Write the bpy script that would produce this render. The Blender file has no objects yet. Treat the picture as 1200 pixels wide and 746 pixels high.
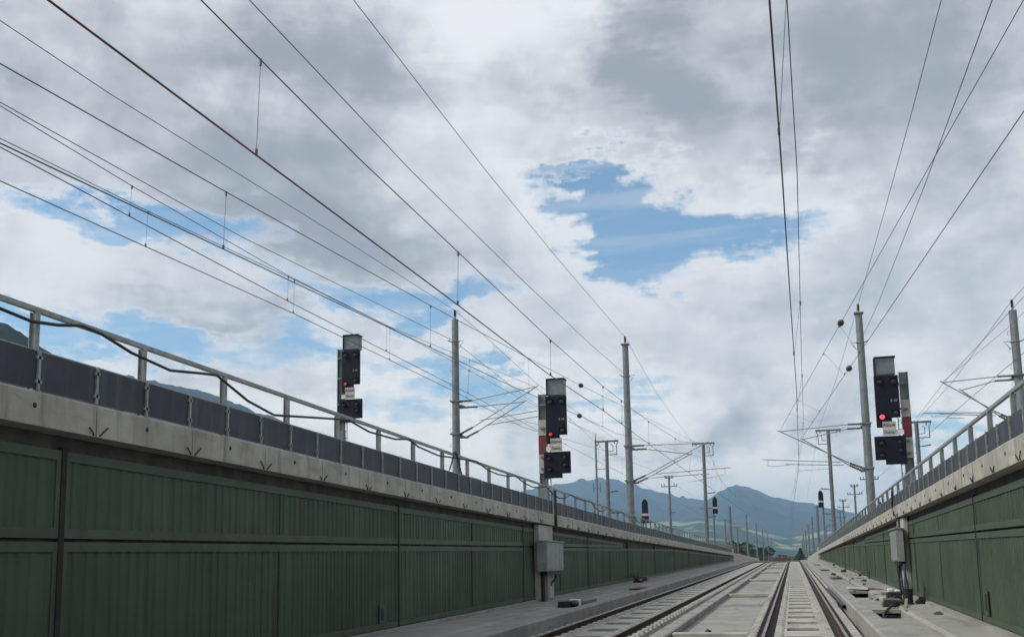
import bpy, bmesh, math, random
from mathutils import Matrix, Vector
random.seed(7)
S = bpy.context.scene
COL = S.collection
# ------------------------------------------------------------------ camera
CZ = 1.62
cd = bpy.data.cameras.new('camera'); cam = bpy.data.objects.new('camera', cd); COL.objects.link(cam)
cd.sensor_width = 36.0; cd.lens = 36.0; cd.shift_y = 0.0975; cd.clip_start = 0.05; cd.clip_end = 60000
R_ = Matrix(((0.96468559, 0.0545037, 0.25770344), (0.26280108, -0.13299327, -0.9556403), (-0.01781311, 0.98961717, -0.14262033)))
cam.matrix_world = Matrix.Translation((0, 0, CZ)) @ R_.to_4x4()
S.camera = cam
# ------------------------------------------------------------------ light
SUN_AZ, SUN_EL = math.radians(-110), math.radians(41)     # azimuth from +Y towards +X
W = bpy.data.worlds.new('World'); S.world = W; W.use_nodes = True
nt = W.node_tree; nt.nodes.clear()
def N(tree, t, **kw):
    n = tree.nodes.new(t)
    for k, v in kw.items(): setattr(n, k, v)
    return n
def mth(tree, op, a, b=None, c=None, clamp=False):
    n = tree.nodes.new('ShaderNodeMath'); n.operation = op; n.use_clamp = clamp
    for i, v in enumerate((a, b, c)):
        if v is None: continue
        if isinstance(v, (int, float)): n.inputs[i].default_value = v
        else: tree.links.new(v, n.inputs[i])
    return n.outputs[0]
def vmth(tree, op, a, b):
    n = tree.nodes.new('ShaderNodeVectorMath'); n.operation = op
    for i, v in enumerate((a, b)):
        if isinstance(v, tuple): n.inputs[i].default_value = v
        else: tree.links.new(v, n.inputs[i])
    return n.outputs['Value'] if op in ('LENGTH', 'DOT_PRODUCT') else n.outputs[0]
def smooth(tree, v, a, b, o0=0.0, o1=1.0):
    n = tree.nodes.new('ShaderNodeMapRange'); n.interpolation_type = 'SMOOTHSTEP'
    tree.links.new(v, n.inputs[0])
    for i, x in enumerate((a, b, o0, o1)): n.inputs[i+1].default_value = x
    return n.outputs[0]
def noise(tree, vec, scale, detail=6, rough=0.55, dist=0.0, col=False):
    n = tree.nodes.new('ShaderNodeTexNoise'); n.inputs['Scale'].default_value = scale
    n.inputs['Detail'].default_value = detail; n.inputs['Roughness'].default_value = rough
    n.inputs['Distortion'].default_value = dist
    if vec is not None: tree.links.new(vec, n.inputs['Vector'])
    return n.outputs['Color' if col else 'Fac']
def mixc(tree, f, a, b, mode='MIX'):
    n = tree.nodes.new('ShaderNodeMix'); n.data_type = 'RGBA'; n.blend_type = mode
    if isinstance(f, (int, float)): n.inputs[0].default_value = f
    else: tree.links.new(f, n.inputs[0])
    for i, v in ((6, a), (7, b)):
        if isinstance(v, tuple): n.inputs[i].default_value = (*v[:3], 1)
        else: tree.links.new(v, n.inputs[i])
    return n.outputs[2]
def build_sky():
    t = nt
    tc = N(t, 'ShaderNodeTexCoord'); g = tc.outputs['Generated']
    sx = N(t, 'ShaderNodeSeparateXYZ'); t.links.new(g, sx.inputs[0])
    az = mth(t, 'MULTIPLY', mth(t, 'ARCTAN2', sx.outputs[0], sx.outputs[1]), 57.29578)
    el = mth(t, 'MULTIPLY', mth(t, 'ARCSINE', sx.outputs[2]), 57.29578)
    # cloud layer plane coordinates (flattening towards the horizon)
    zz = mth(t, 'ADD', mth(t, 'MAXIMUM', sx.outputs[2], 0.0), 0.16)
    cp = N(t, 'ShaderNodeCombineXYZ')
    t.links.new(mth(t, 'DIVIDE', sx.outputs[0], zz), cp.inputs[0]); t.links.new(mth(t, 'DIVIDE', sx.outputs[1], zz), cp.inputs[1])
    t.links.new(mth(t, 'MULTIPLY', sx.outputs[2], 7.0), cp.inputs[2])
    P = cp.outputs[0]
    ce = N(t, 'ShaderNodeCombineXYZ'); t.links.new(az, ce.inputs[0]); t.links.new(el, ce.inputs[1])
    d1 = vmth(t, 'MULTIPLY', vmth(t, 'SUBTRACT', noise(t, P, 2.6, 7, 0.65, 0, True), (0.5, 0.5, 0.5)), (15.0, 7.0, 0))
    d2 = vmth(t, 'MULTIPLY', vmth(t, 'SUBTRACT', noise(t, g, 11.0, 8, 0.68, 0, True), (0.5, 0.5, 0.5)), (9.5, 5.6, 0))
    AE = vmth(t, 'ADD', vmth(t, 'ADD', ce.outputs[0], d1), d2)
    def blobs(lst, gain=1.0):
        acc = None
        for a, e, w, h, s in lst:
            v = vmth(t, 'MULTIPLY', vmth(t, 'SUBTRACT', AE, (a, e, 0)), (1.0/w, 1.0/h, 0))
            n = t.nodes.new('ShaderNodeVectorMath'); n.operation = 'LENGTH'; t.links.new(v, n.inputs[0])
            m = smooth(t, n.outputs['Value'], 0.1, 1.35, s*gain, 0.0)
            acc = m if acc is None else mth(t, 'ADD', acc, m)
        return acc
    blue = blobs([(-8.0, 18.7, 4.6, 2.7, 0.74), (-5.0, 18.0, 5.0, 3.0, 0.70), (-9.6, 21.0, 4.5, 1.7, 0.62), (-7.8, 15.8, 3.4, 1.7, 0.52), (-1.6, 17.6, 3.4, 2.2, 0.46), (1.6, 18.2, 2.8, 1.4, 0.32), (5.0, 17.6, 2.0, 0.9, 0.2), (8.6, 16.4, 2.6, 1.2, 0.33), (-10.5, 17.9, 3.0, 1.0, 0.42), (-3.5, 14.9, 3.5, 0.9, 0.35),
                  (-37.5, 18.3, 6.0, 1.7, 0.85), (-31.0, 17.6, 5.0, 1.9, 0.75), (-26.0, 15.6, 4.5, 1.4, 0.6), (-20.5, 14.6, 4.0, 1.7, 0.75), (-16.5, 15.6, 2.6, 1.3, 0.5),
                  (-35.0, 11.9, 5.0, 1.4, 0.75), (-41.0, 13.0, 3.0, 1.6, 0.7), (-26.5, 12.3, 4.0, 1.6, 0.7), (-21.0, 11.3, 4.0, 1.2, 0.55), (-15.6, 9.2, 3.6, 1.5, 0.7), (-11.0, 8.8, 3.8, 1.4, 0.6), (-7.0, 10.3, 3.0, 0.9, 0.4), (-22, 8.8, 3.5, 1.1, 0.55),
                  (8.0, 6.1, 3.4, 1.8, 0.65), (-18.5, 10.2, 4.0, 1.0, 0.5), (-9.5, 6.6, 3.5, 0.9, 0.4), (-30, 10.8, 3.5, 1.0, 0.45), (1.5, 4.6, 2.6, 1.0, 0.35), (-7.0, 4.6, 3.0, 0.8, 0.35), (-10.5, 22.1, 1.8, 0.9, 0.5),
                  (60, 35, 30, 14, 0.8), (150, 40, 40, 18, 0.8), (-120, 55, 30, 14, 0.6)], 1.42)
    grey = blobs([(-39, 27, 12, 3.4, 0.5), (-26.5, 28.0, 8, 3.2, 0.75), (-20, 26.0, 4.0, 2.2, 0.5), (-28, 21.8, 7, 2.3, 0.5), (-23.5, 18.6, 5.5, 2.2, 0.7), (-6.4, 28.6, 3.6, 2.6, 0.85), (-6.2, 25.0, 3.2, 2.6, 0.7),
                  (7.0, 26.0, 7, 6.0, 0.65), (8.5, 20.0, 5.0, 4.0, 0.45), (3.0, 23.5, 4.0, 2.6, 0.35), (-14.5, 25.6, 4.0, 1.3, 0.45), (-11, 13.2, 5, 1.2, 0.2), (2, 9.5, 6, 2.4, 0.2), (-30, 13.5, 6, 1.2, 0.3), (-5.5, 6.5, 5, 1.6, 0.3), (-15, 11.9, 3, 0.9, 0.2)])
    white = blobs([(-14.5, 29.5, 5, 2.2, 0.5), (-37, 15.3, 8, 2.0, 0.45), (-32.5, 11.6, 3.6, 1.3, 0.6), (-11.8, 21.0, 5, 2.0, 0.4), (-7, 13.7, 5, 1.6, 0.3), (-1, 12, 5, 2, 0.2), (-1.6, 5.0, 3.4, 1.2, 0.8), (1.6, 3.6, 3.0, 0.8, 0.8), (0.8, 21.2, 2.2, 1.0, 0.4), (-13, 10.8, 4, 1.0, 0.4), (-19.5, 7.3, 4.5, 1.8, 0.5), (-27, 9.2, 4.5, 1.2, 0.4)])
    n1 = noise(t, P, 2.2, 11, 0.66, 0.3); n2 = noise(t, g, 7.0, 10, 0.66, 0.15)
    nn = mth(t, 'ADD', mth(t, 'MULTIPLY', mth(t, 'SUBTRACT', n1, 0.5), 1.7), mth(t, 'MULTIPLY', mth(t, 'SUBTRACT', n2, 0.5), 2.0))
    dens = mth(t, 'ADD', mth(t, 'SUBTRACT', 0.84, blue), nn)
    cov = smooth(t, dens, -0.38, 0.52)
    sm = N(t, 'ShaderNodeMapping'); sm.inputs['Scale'].default_value = (1.2, 5.0, 3.0); sm.inputs['Rotation'].default_value = (0, 0, 0.5); t.links.new(P, sm.inputs[0])
    veil = mth(t, 'ADD', 0.03, smooth(t, noise(t, sm.outputs[0], 1.6, 9, 0.62, 0.4), 0.46, 0.78, 0.0, 0.36))
    cov = mth(t, 'MAXIMUM', cov, veil)
    n3 = noise(t, P, 1.5, 7, 0.55, 0.2); n4 = noise(t, g, 4.2, 7, 0.55)
    sh = mth(t, 'ADD', mth(t, 'MULTIPLY', mth(t, 'SUBTRACT', n3, 0.5), 1.5), mth(t, 'MULTIPLY', mth(t, 'SUBTRACT', n4, 0.5), 2.1))
    n5 = noise(t, g, 13.0, 9, 0.62, 0.2)
    edge = smooth(t, dens, 0.15, 0.8, 0.34, 0.0)      # thin cloud edges scatter more light
    sh = mth(t, 'ADD', sh, mth(t, 'ADD', edge, mth(t, 'MULTIPLY', mth(t, 'SUBTRACT', n5, 0.5), 1.3)))
    sh = mth(t, 'ADD', mth(t, 'SUBTRACT', mth(t, 'MULTIPLY', white, 0.65), mth(t, 'MULTIPLY', grey, 0.74)), sh)
    shf = smooth(t, sh, -0.88, 0.60)
    n6 = noise(t, g, 26.0, 9, 0.62, 0.3); lowf = smooth(t, el, 1.0, 13.0, 1.0, 0.0)
    sh = mth(t, 'ADD', sh, mth(t, 'MULTIPLY', lowf, mth(t, 'ADD', mth(t, 'MULTIPLY', mth(t, 'SUBTRACT', n6, 0.5), 2.8), 0.42)))
    shf = smooth(t, sh, -0.88, 0.60)
    cr = N(t, 'ShaderNodeValToRGB'); t.links.new(shf, cr.inputs[0])
    cr.color_ramp.elements[0].color = (0.325, 0.345, 0.39, 1); cr.color_ramp.elements[1].color = (0.83, 0.835, 0.85, 1)
    e = cr.color_ramp.elements.new(0.5); e.color = (0.57, 0.59, 0.63, 1)
    sky = N(t, 'ShaderNodeTexSky'); sky.sky_type = 'NISHITA'; sky.sun_disc = False
    sky.sun_elevation = SUN_EL; sky.sun_rotation = SUN_AZ; sky.air_density = 1.0; sky.dust_density = 0.6; sky.altitude = 600
    b1 = N(t, 'ShaderNodeBackground'); t.links.new(mixc(t, 1.0, sky.outputs[0], (0.80, 1.0, 1.02), 'MULTIPLY'), b1.inputs[0]); b1.inputs[1].default_value = 0.14
    low = smooth(t, el, 2.0, 15.0, 1.0, 0.0)           # distant cumulus banks near the horizon are brighter and warmer
    ccol = mixc(t, low, cr.outputs[0], mixc(t, 1.0, cr.outputs[0], (1.66, 1.52, 1.33), 'MULTIPLY'))
    b2 = N(t, 'ShaderNodeBackground'); t.links.new(ccol, b2.inputs[0]); b2.inputs[1].default_value = 1.0
    mx = N(t, 'ShaderNodeMixShader'); t.links.new(cov, mx.inputs[0]); t.links.new(b1.outputs[0], mx.inputs[1]); t.links.new(b2.outputs[0], mx.inputs[2])
    o = N(t, 'ShaderNodeOutputWorld'); t.links.new(mx.outputs[0], o.inputs[0])
build_sky()
sd = bpy.data.lights.new('sun', 'SUN'); sd.energy = 2.9; sd.angle = math.radians(13); sd.color = (1.0, 0.96, 0.9)
sun = bpy.data.objects.new('sun', sd); COL.objects.link(sun)
sdir = Vector((math.sin(SUN_AZ)*math.cos(SUN_EL), math.cos(SUN_AZ)*math.cos(SUN_EL), math.sin(SUN_EL)))
sun.rotation_euler = sdir.to_track_quat('Z', 'Y').to_euler()
S.view_settings.view_transform = 'Standard'; S.view_settings.look = 'None'; S.view_settings.exposure = 0.16; S.view_settings.gamma = 1
S.render.engine = 'CYCLES'

# ------------------------------------------------------------------ materials
def mat(name, c1, c2=None, rough=0.8, metal=0.0, scale=3.0, lo=0.35, hi=0.65, bump=0.0, bscale=60, streak=None, emit=None, alpha=1.0, spec=0.3, det=6, stain=None, vary=0.0):
    m = bpy.data.materials.new(name); m.use_nodes = True; t = m.node_tree
    b = t.nodes['Principled BSDF']
    b.inputs['Roughness'].default_value = rough; b.inputs['Metallic'].default_value = metal
    b.inputs['Specular IOR Level'].default_value = spec
    g = N(t, 'ShaderNodeNewGeometry').outputs['Position']
    if c2 is None: c2 = tuple(x*0.75 for x in c1)
    col = mixc(t, smooth(t, noise(t, g, scale, det, 0.6), lo, hi), c1, c2)
    if streak:   # vertical runs of dirt
        mp = N(t, 'ShaderNodeMapping'); mp.inputs['Scale'].default_value = (5, 5, 0.35); t.links.new(g, mp.inputs[0])
        col = mixc(t, smooth(t, noise(t, mp.outputs[0], 1.0, 5, 0.6), 0.5, 0.72, 0, streak[1]), col, streak[0])
    if stain:    # (colour, amount, scale along/across the line)
        mp = N(t, 'ShaderNodeMapping'); mp.inputs['Scale'].default_value = stain[2]; t.links.new(g, mp.inputs[0])
        col = mixc(t, smooth(t, noise(t, mp.outputs[0], 1.0, 9, 0.7, 0.4), 0.50, 0.68, 0, stain[1]), col, stain[0])
    if vary:
        oi = N(t, 'ShaderNodeObjectInfo'); v = mth(t, 'ADD', mth(t, 'MULTIPLY', oi.outputs['Random'], vary*2), 1-vary)
        vm = N(t, 'ShaderNodeVectorMath'); vm.operation = 'SCALE'; t.links.new(col, vm.inputs[0]); t.links.new(v, vm.inputs['Scale']); col = vm.outputs[0]
    t.links.new(col, b.inputs['Base Color'])
    if bump:
        bn = N(t, 'ShaderNodeBump'); bn.inputs['Strength'].default_value = bump; bn.inputs['Distance'].default_value = 0.01
        t.links.new(noise(t, g, bscale, 4, 0.6), bn.inputs['Height']); t.links.new(bn.outputs[0], b.inputs['Normal'])
    if emit:
        b.inputs['Emission Color'].default_value = (*emit[0], 1); b.inputs['Emission Strength'].default_value = emit[1]
    if alpha < 1: b.inputs['Alpha'].default_value = alpha
    return m
M = dict(
 concrete=mat('concrete', (0.31, 0.305, 0.285), (0.23, 0.228, 0.212), 0.9, scale=1.3, stain=((0.15, 0.14, 0.125), 0.6, (2.5, 0.5, 3)), bump=0.25, bscale=45),
 slab=mat('slab_concrete', (0.42, 0.41, 0.37), (0.33, 0.325, 0.295), 0.9, scale=2.2, vary=0.05, stain=((0.17, 0.14, 0.115), 0.55, (3.0, 0.4, 3)), bump=0.25),
 slotbed=mat('slot_bed_dark', (0.15, 0.15, 0.15), (0.10, 0.10, 0.10), 0.95, scale=5),  # dark grey for the bottoms of the slots between panels
 floor=mat('floor_concrete', (0.31, 0.305, 0.28), (0.23, 0.228, 0.21), 0.9, scale=0.9, lo=0.3, hi=0.75, vary=0.05, stain=((0.15, 0.142, 0.125), 0.6, (1.6, 0.35, 2)), bump=0.3),
 coping=mat('coping_concrete', (0.42, 0.405, 0.35), (0.32, 0.31, 0.27), 0.9, scale=1.8, vary=0.07, streak=((0.19, 0.18, 0.155), 0.85), stain=((0.22, 0.21, 0.18), 0.5, (3, 1.2, 5)), bump=0.2),
 dark=mat('dark_concrete', (0.10, 0.10, 0.095), (0.06, 0.06, 0.058), 0.95),
 green=mat('green_cassette_paint', (0.063, 0.090, 0.055), (0.046, 0.068, 0.042), 0.55, scale=0.5, vary=0.10, streak=((0.044, 0.048, 0.037), 0.8), stain=((0.090, 0.105, 0.080), 0.35, (0.5, 0.25, 1.6)), spec=0.3),
 joint=mat('joint_seal', (0.022, 0.028, 0.024), (0.03, 0.036, 0.03), 0.9),
 green2=mat('green_frame_paint', (0.069, 0.090, 0.062), (0.052, 0.070, 0.048), 0.5, scale=1.2, streak=((0.045, 0.052, 0.04), 0.7)),
 galv=mat('galvanised_steel', (0.30, 0.33, 0.32), (0.21, 0.235, 0.23), 0.5, 0.35, scale=9, spec=0.5),
 mast=mat('mast_steel', (0.19, 0.215, 0.225), (0.14, 0.16, 0.168), 0.55, 0.25, scale=4, streak=((0.14, 0.15, 0.155), 0.6)),
 mastd=mat('far_mast_steel', (0.15, 0.165, 0.17), (0.10, 0.115, 0.12), 0.6, 0.2, scale=4),
 infill=mat('slate_grey_sheet', (0.048, 0.055, 0.067), (0.034, 0.040, 0.050), 0.55, scale=1.5, streak=((0.10, 0.11, 0.125), 0.45)),
 signal=mat('signal_black', (0.009, 0.011, 0.019), (0.013, 0.016, 0.025), 0.6, scale=8, spec=0.15),
 hood=mat('hood_grey', (0.17, 0.20, 0.215), (0.13, 0.155, 0.17), 0.45, 0.2, scale=6),
 lens=mat('dull_lens', (0.035, 0.042, 0.055), (0.02, 0.025, 0.036), 0.4, scale=40, spec=0.3),
 redlens=mat('lit_red_lens', (0.8, 0.05, 0.08), (0.7, 0.04, 0.06), 0.3, emit=((1.0, 0.055, 0.09), 1.6)),
 redlow=mat('faint_red_lens', (0.6, 0.05, 0.07), (0.5, 0.04, 0.06), 0.3, emit=((1.0, 0.08, 0.10), 0.26)),
 white=mat('white_paint', (0.70, 0.72, 0.70), (0.58, 0.60, 0.58), 0.5, scale=6),
 red=mat('red_band_paint', (0.20, 0.035, 0.045), (0.15, 0.03, 0.035), 0.5, scale=8),
 plate=mat('sign_plate', (0.42, 0.42, 0.38), (0.34, 0.34, 0.31), 0.5, scale=6),
 ink=mat('ink', (0.03, 0.03, 0.035), None, 0.6),
 rubber=mat('black_rubber', (0.016, 0.017, 0.02), (0.03, 0.03, 0.033), 0.5, scale=12),
 wire=mat('wire_metal', (0.12, 0.12, 0.13), (0.08, 0.08, 0.088), 0.5, 0.3, scale=5),
 copper=mat('copper_wire', (0.22, 0.075, 0.065), (0.12, 0.06, 0.055), 0.45, 0.4, scale=1.2),
 insul=mat('brown_insulator', (0.075, 0.058, 0.058), (0.05, 0.042, 0.045), 0.35, scale=9),
 railside=mat('rusty_rail', (0.032, 0.022, 0.017), (0.05, 0.032, 0.022), 0.8, scale=6),
 railhead=mat('worn_rail_head', (0.30, 0.25, 0.21), (0.17, 0.12, 0.09), 0.4, 0.6, scale=3),
 box=mat('cabinet_grey', (0.30, 0.325, 0.32), (0.23, 0.25, 0.248), 0.45, 0.25, scale=5, streak=((0.17, 0.18, 0.18), 0.5)),
 plaster=mat('pale_render', (0.44, 0.44, 0.42), (0.33, 0.33, 0.31), 0.9, scale=2.0, streak=((0.25, 0.25, 0.235), 0.5)),
 brownc=mat('damp_concrete', (0.20, 0.185, 0.165), (0.13, 0.12, 0.105), 0.95, scale=6, bump=0.4),
 brown=mat('brown_debris', (0.10, 0.075, 0.06), (0.05, 0.04, 0.035), 0.95, scale=15, bump=0.5),
 yellow=mat('yellow_strap', (0.30, 0.26, 0.14), (0.22, 0.19, 0.11), 0.7, scale=20),
 bark=mat('bark', (0.05, 0.04, 0.03), (0.03, 0.025, 0.02), 0.95, scale=10),
 leaf=mat('leaves', (0.035, 0.06, 0.025), (0.02, 0.038, 0.018), 0.8, scale=1.2),
 leaf2=mat('reddish_leaves', (0.10, 0.055, 0.04), (0.06, 0.045, 0.03), 0.8, scale=0.8),
 roof=mat('red_tiles', (0.12, 0.06, 0.05), (0.09, 0.05, 0.045), 0.8, scale=3),
 skin=mat('skin', (0.40, 0.25, 0.18), None, 0.6),
)
def ground_mat():
    m = bpy.data.materials.new('ballast_and_grass'); m.use_nodes = True; t = m.node_tree; b = t.nodes['Principled BSDF']
    g = N(t, 'ShaderNodeNewGeometry').outputs['Position']
    sx = N(t, 'ShaderNodeSeparateXYZ'); t.links.new(g, sx.inputs[0])
    far = smooth(t, mth(t, 'ABSOLUTE', sx.outputs[0]), 24, 34)
    bal = mixc(t, smooth(t, noise(t, g, 14, 4, 0.7), 0.35, 0.65), (0.22, 0.21, 0.20), (0.10, 0.095, 0.09))
    gr = mixc(t, smooth(t, noise(t, g, 0.05, 6, 0.6), 0.4, 0.6), (0.055, 0.085, 0.03), (0.10, 0.12, 0.05))
    t.links.new(mixc(t, far, bal, gr), b.inputs['Base Color']); b.inputs['Roughness'].default_value = 1
    return m
M['ground'] = ground_mat()
def hill_mat(name, dark, dark2, field, fs, flo, hgt):
    m = bpy.data.materials.new(name); m.use_nodes = True; t = m.node_tree; b = t.nodes['Principled BSDF']
    g = N(t, 'ShaderNodeNewGeometry').outputs['Position']
    sx = N(t, 'ShaderNodeSeparateXYZ'); t.links.new(g, sx.inputs[0])
    c = mixc(t, smooth(t, noise(t, g, fs*4, 8, 0.65), 0.35, 0.65), dark, dark2)
    f = smooth(t, noise(t, g, fs, 5, 0.55, 0.6), flo, flo+0.04)
    f = mth(t, 'MULTIPLY', f, smooth(t, sx.outputs[2], hgt*0.55, hgt, 1.0, 0.0))
    t.links.new(mixc(t, f, c, field), b.inputs['Base Color']); b.inputs['Roughness'].default_value = 1
    b.inputs['Specular IOR Level'].default_value = 0
    return m
M['hill_far'] = hill_mat('far_forest_slopes', (0.016, 0.024, 0.024), (0.034, 0.042, 0.038), (0.09, 0.12, 0.08), 0.0011, 0.60, 330)
M['hill_mid'] = hill_mat('foothill_fields', (0.03, 0.05, 0.03), (0.05, 0.075, 0.04), (0.26, 0.31, 0.17), 0.0024, 0.555, 300)
M['hill_near'] = hill_mat('near_forest_slope', (0.012, 0.018, 0.013), (0.03, 0.04, 0.025), (0.08, 0.11, 0.05), 0.003, 0.80, 60)

# ------------------------------------------------------------------ helpers
class MB:
    def __init__(s): s.v = []; s.f = []; s.mi = []; s.cur = 0
    def add(s, vs, fs):
        o = len(s.v); s.v += [tuple(v) for v in vs]; s.f += [tuple(i+o for i in f) for f in fs]; s.mi += [s.cur]*len(fs); return s
    def box(s, x0, x1, y0, y1, z0, z1, dz=0.0, top=None):
        # dz: rise of z per metre of Y, relative to y0
        e = dz*(y1-y0)
        a = [(x0, y0, z0), (x1, y0, z0), (x1, y1, z0+e), (x0, y1, z0+e), (x0, y0, z1), (x1, y0, z1), (x1, y1, z1+e), (x0, y1, z1+e)]
        return s.add(a, [(3, 2, 1, 0), (4, 5, 6, 7), (0, 1, 5, 4), (1, 2, 6, 5), (2, 3, 7, 6), (3, 0, 4, 7)])
    def bar(s, p, q, w, h, up=(0, 0, 1)):
        p = Vector(p); q = Vector(q); d = (q-p).normalized(); u = Vector(up)
        if abs(d.dot(u)) > 0.98: u = Vector((0, 1, 0))
        r = d.cross(u).normalized(); u = r.cross(d)
        vs = [c + r*a*w/2 + u*b*h/2 for c in (p, q) for a, b in ((-1, -1), (1, -1), (1, 1), (-1, 1))]
        return s.add(vs, [(3, 2, 1, 0), (4, 5, 6, 7), (0, 1, 5, 4), (1, 2, 6, 5), (2, 3, 7, 6), (3, 0, 4, 7)])
    def tube(s, pts, r, n=8, cap=True):
        pts = [Vector(p) for p in pts]; rs = r if isinstance(r, (list, tuple)) else [r]*len(pts); vs = []
        for i, p in enumerate(pts):
            d = (pts[min(i+1, len(pts)-1)] - pts[max(i-1, 0)]).normalized()
            u = Vector((0, 0, 1)) if abs(d.z) < 0.9 else Vector((0, 1, 0))
            a = d.cross(u).normalized(); b = a.cross(d)
            for k in range(n):
                t = 2*math.pi*k/n; vs.append(p + (a*math.cos(t) + b*math.sin(t))*rs[i])
        fs = [(i*n+k, i*n+(k+1) % n, (i+1)*n+(k+1) % n, (i+1)*n+k) for i in range(len(pts)-1) for k in range(n)]
        if cap: fs += [tuple(range(n))[::-1], tuple((len(pts)-1)*n+k for k in range(n))]
        return s.add(vs, fs)
    def extrude(s, prof, stations):
        # prof: closed list (x,z); stations: list of (y, zoffset)
        n = len(prof); vs = [(x, y, z+o) for y, o in stations for x, z in prof]
        fs = [(i*n+k, i*n+(k+1) % n, (i+1)*n+(k+1) % n, (i+1)*n+k) for i in range(len(stations)-1) for k in range(n)]
        fs += [tuple(range(n))[::-1], tuple((len(stations)-1)*n+k for k in range(n))]
        return s.add(vs, fs)
    def ball(s, c, rx, ry, rz, n=10, m=6):
        vs = [(c[0], c[1], c[2]-rz)]
        for j in range(1, m):
            t = math.pi*j/m
            for k in range(n):
                p = 2*math.pi*k/n; vs.append((c[0]+rx*math.sin(t)*math.cos(p), c[1]+ry*math.sin(t)*math.sin(p), c[2]-rz*math.cos(t)))
        vs.append((c[0], c[1], c[2]+rz)); fs = [(0, 1+(k+1) % n, 1+k) for k in range(n)]
        for j in range(m-2):
            for k in range(n): fs.append((1+j*n+k, 1+j*n+(k+1) % n, 1+(j+1)*n+(k+1) % n, 1+(j+1)*n+k))
        L = len(vs)-1; o = 1+(m-2)*n
        fs += [(o+k, o+(k+1) % n, L) for k in range(n)]
        return s.add(vs, fs)
    def build(s, name, m, parent=None, smooth=False, bevel=0.0):
        me = bpy.data.meshes.new(name); me.from_pydata(s.v, [], s.f)
        ms = m if isinstance(m, (list, tuple)) else [m]
        for x in ms: me.materials.append(M[x] if isinstance(x, str) else x)
        for p, i in zip(me.polygons, s.mi): p.material_index = i; p.use_smooth = smooth
        bm = bmesh.new(); bm.from_mesh(me); bmesh.ops.recalc_face_normals(bm, faces=bm.faces); bm.to_mesh(me); bm.free()
        o = bpy.data.objects.new(name, me); COL.objects.link(o)
        if parent: o.parent = parent; o.matrix_parent_inverse = parent.matrix_world.inverted() if False else Matrix.Identity(4)
        if bevel:
            b = o.modifiers.new('bevel', 'BEVEL'); b.width = bevel; b.segments = 2; b.limit_method = 'ANGLE'
        return o
def tag(o, label=None, cat=None, group=None, kind=None):
    if label: o['label'] = label
    if cat: o['category'] = cat
    if group: o['group'] = group
    if kind: o['kind'] = kind
    return o
def thing(name, label, cat, loc=(0, 0, 0), group=None):
    # parts are modelled in coordinates local to loc
    o = bpy.data.objects.new(name, None); COL.objects.link(o); o.location = loc; o.empty_display_size = 0.2
    return tag(o, label, cat, group)
def copy_tree(o, parent=None):
    c = o.copy(); COL.objects.link(c); c.parent = parent
    for ch in list(o.children): copy_tree(ch, c)
    return c

# ------------------------------------------------------------------ profile of the ramp
CREST = 141.0
def zr(y):                                    # level of the rails
    return 0.0115*y if y < 130 else 0.0115*130 + 0.0115*(y-130)*(1-(y-130)/44.0) if y < 152 else 0.0115*130+0.0115*22*0.5
def lerp(tab, y):
    if y <= tab[0][0]: a, b = tab[0], tab[1]
    elif y >= tab[-1][0]: return tab[-1][1]
    else:
        for a, b in zip(tab, tab[1:]):
            if a[0] <= y <= b[0]: break
    return a[1] + (b[1]-a[1])*(y-a[0])/(b[0]-a[0])
ZL = [(0, 3.64), (22, 3.40), (48, 3.17), (140, 2.85), (244, 2.34)]
ZR = [(0, 3.36), (36, 3.25), (75, 3.11), (140, 2.88), (244, 2.34)]
zl = lambda y: lerp(ZL, y)
zrr = lambda y: lerp(ZR, y)
def base(y): return zr(y) + 0.14               # walkway level
XL, XR = -7.85, 3.33                           # faces of the acoustic walls
CL, CR = -7.60, 3.12                           # faces of the copings
Y0, Y1 = -8.0, 138.0
STY = [Y0, 20, 60, 100, 130, 134, 138, 142, 146, 152, 200, 246]

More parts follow.
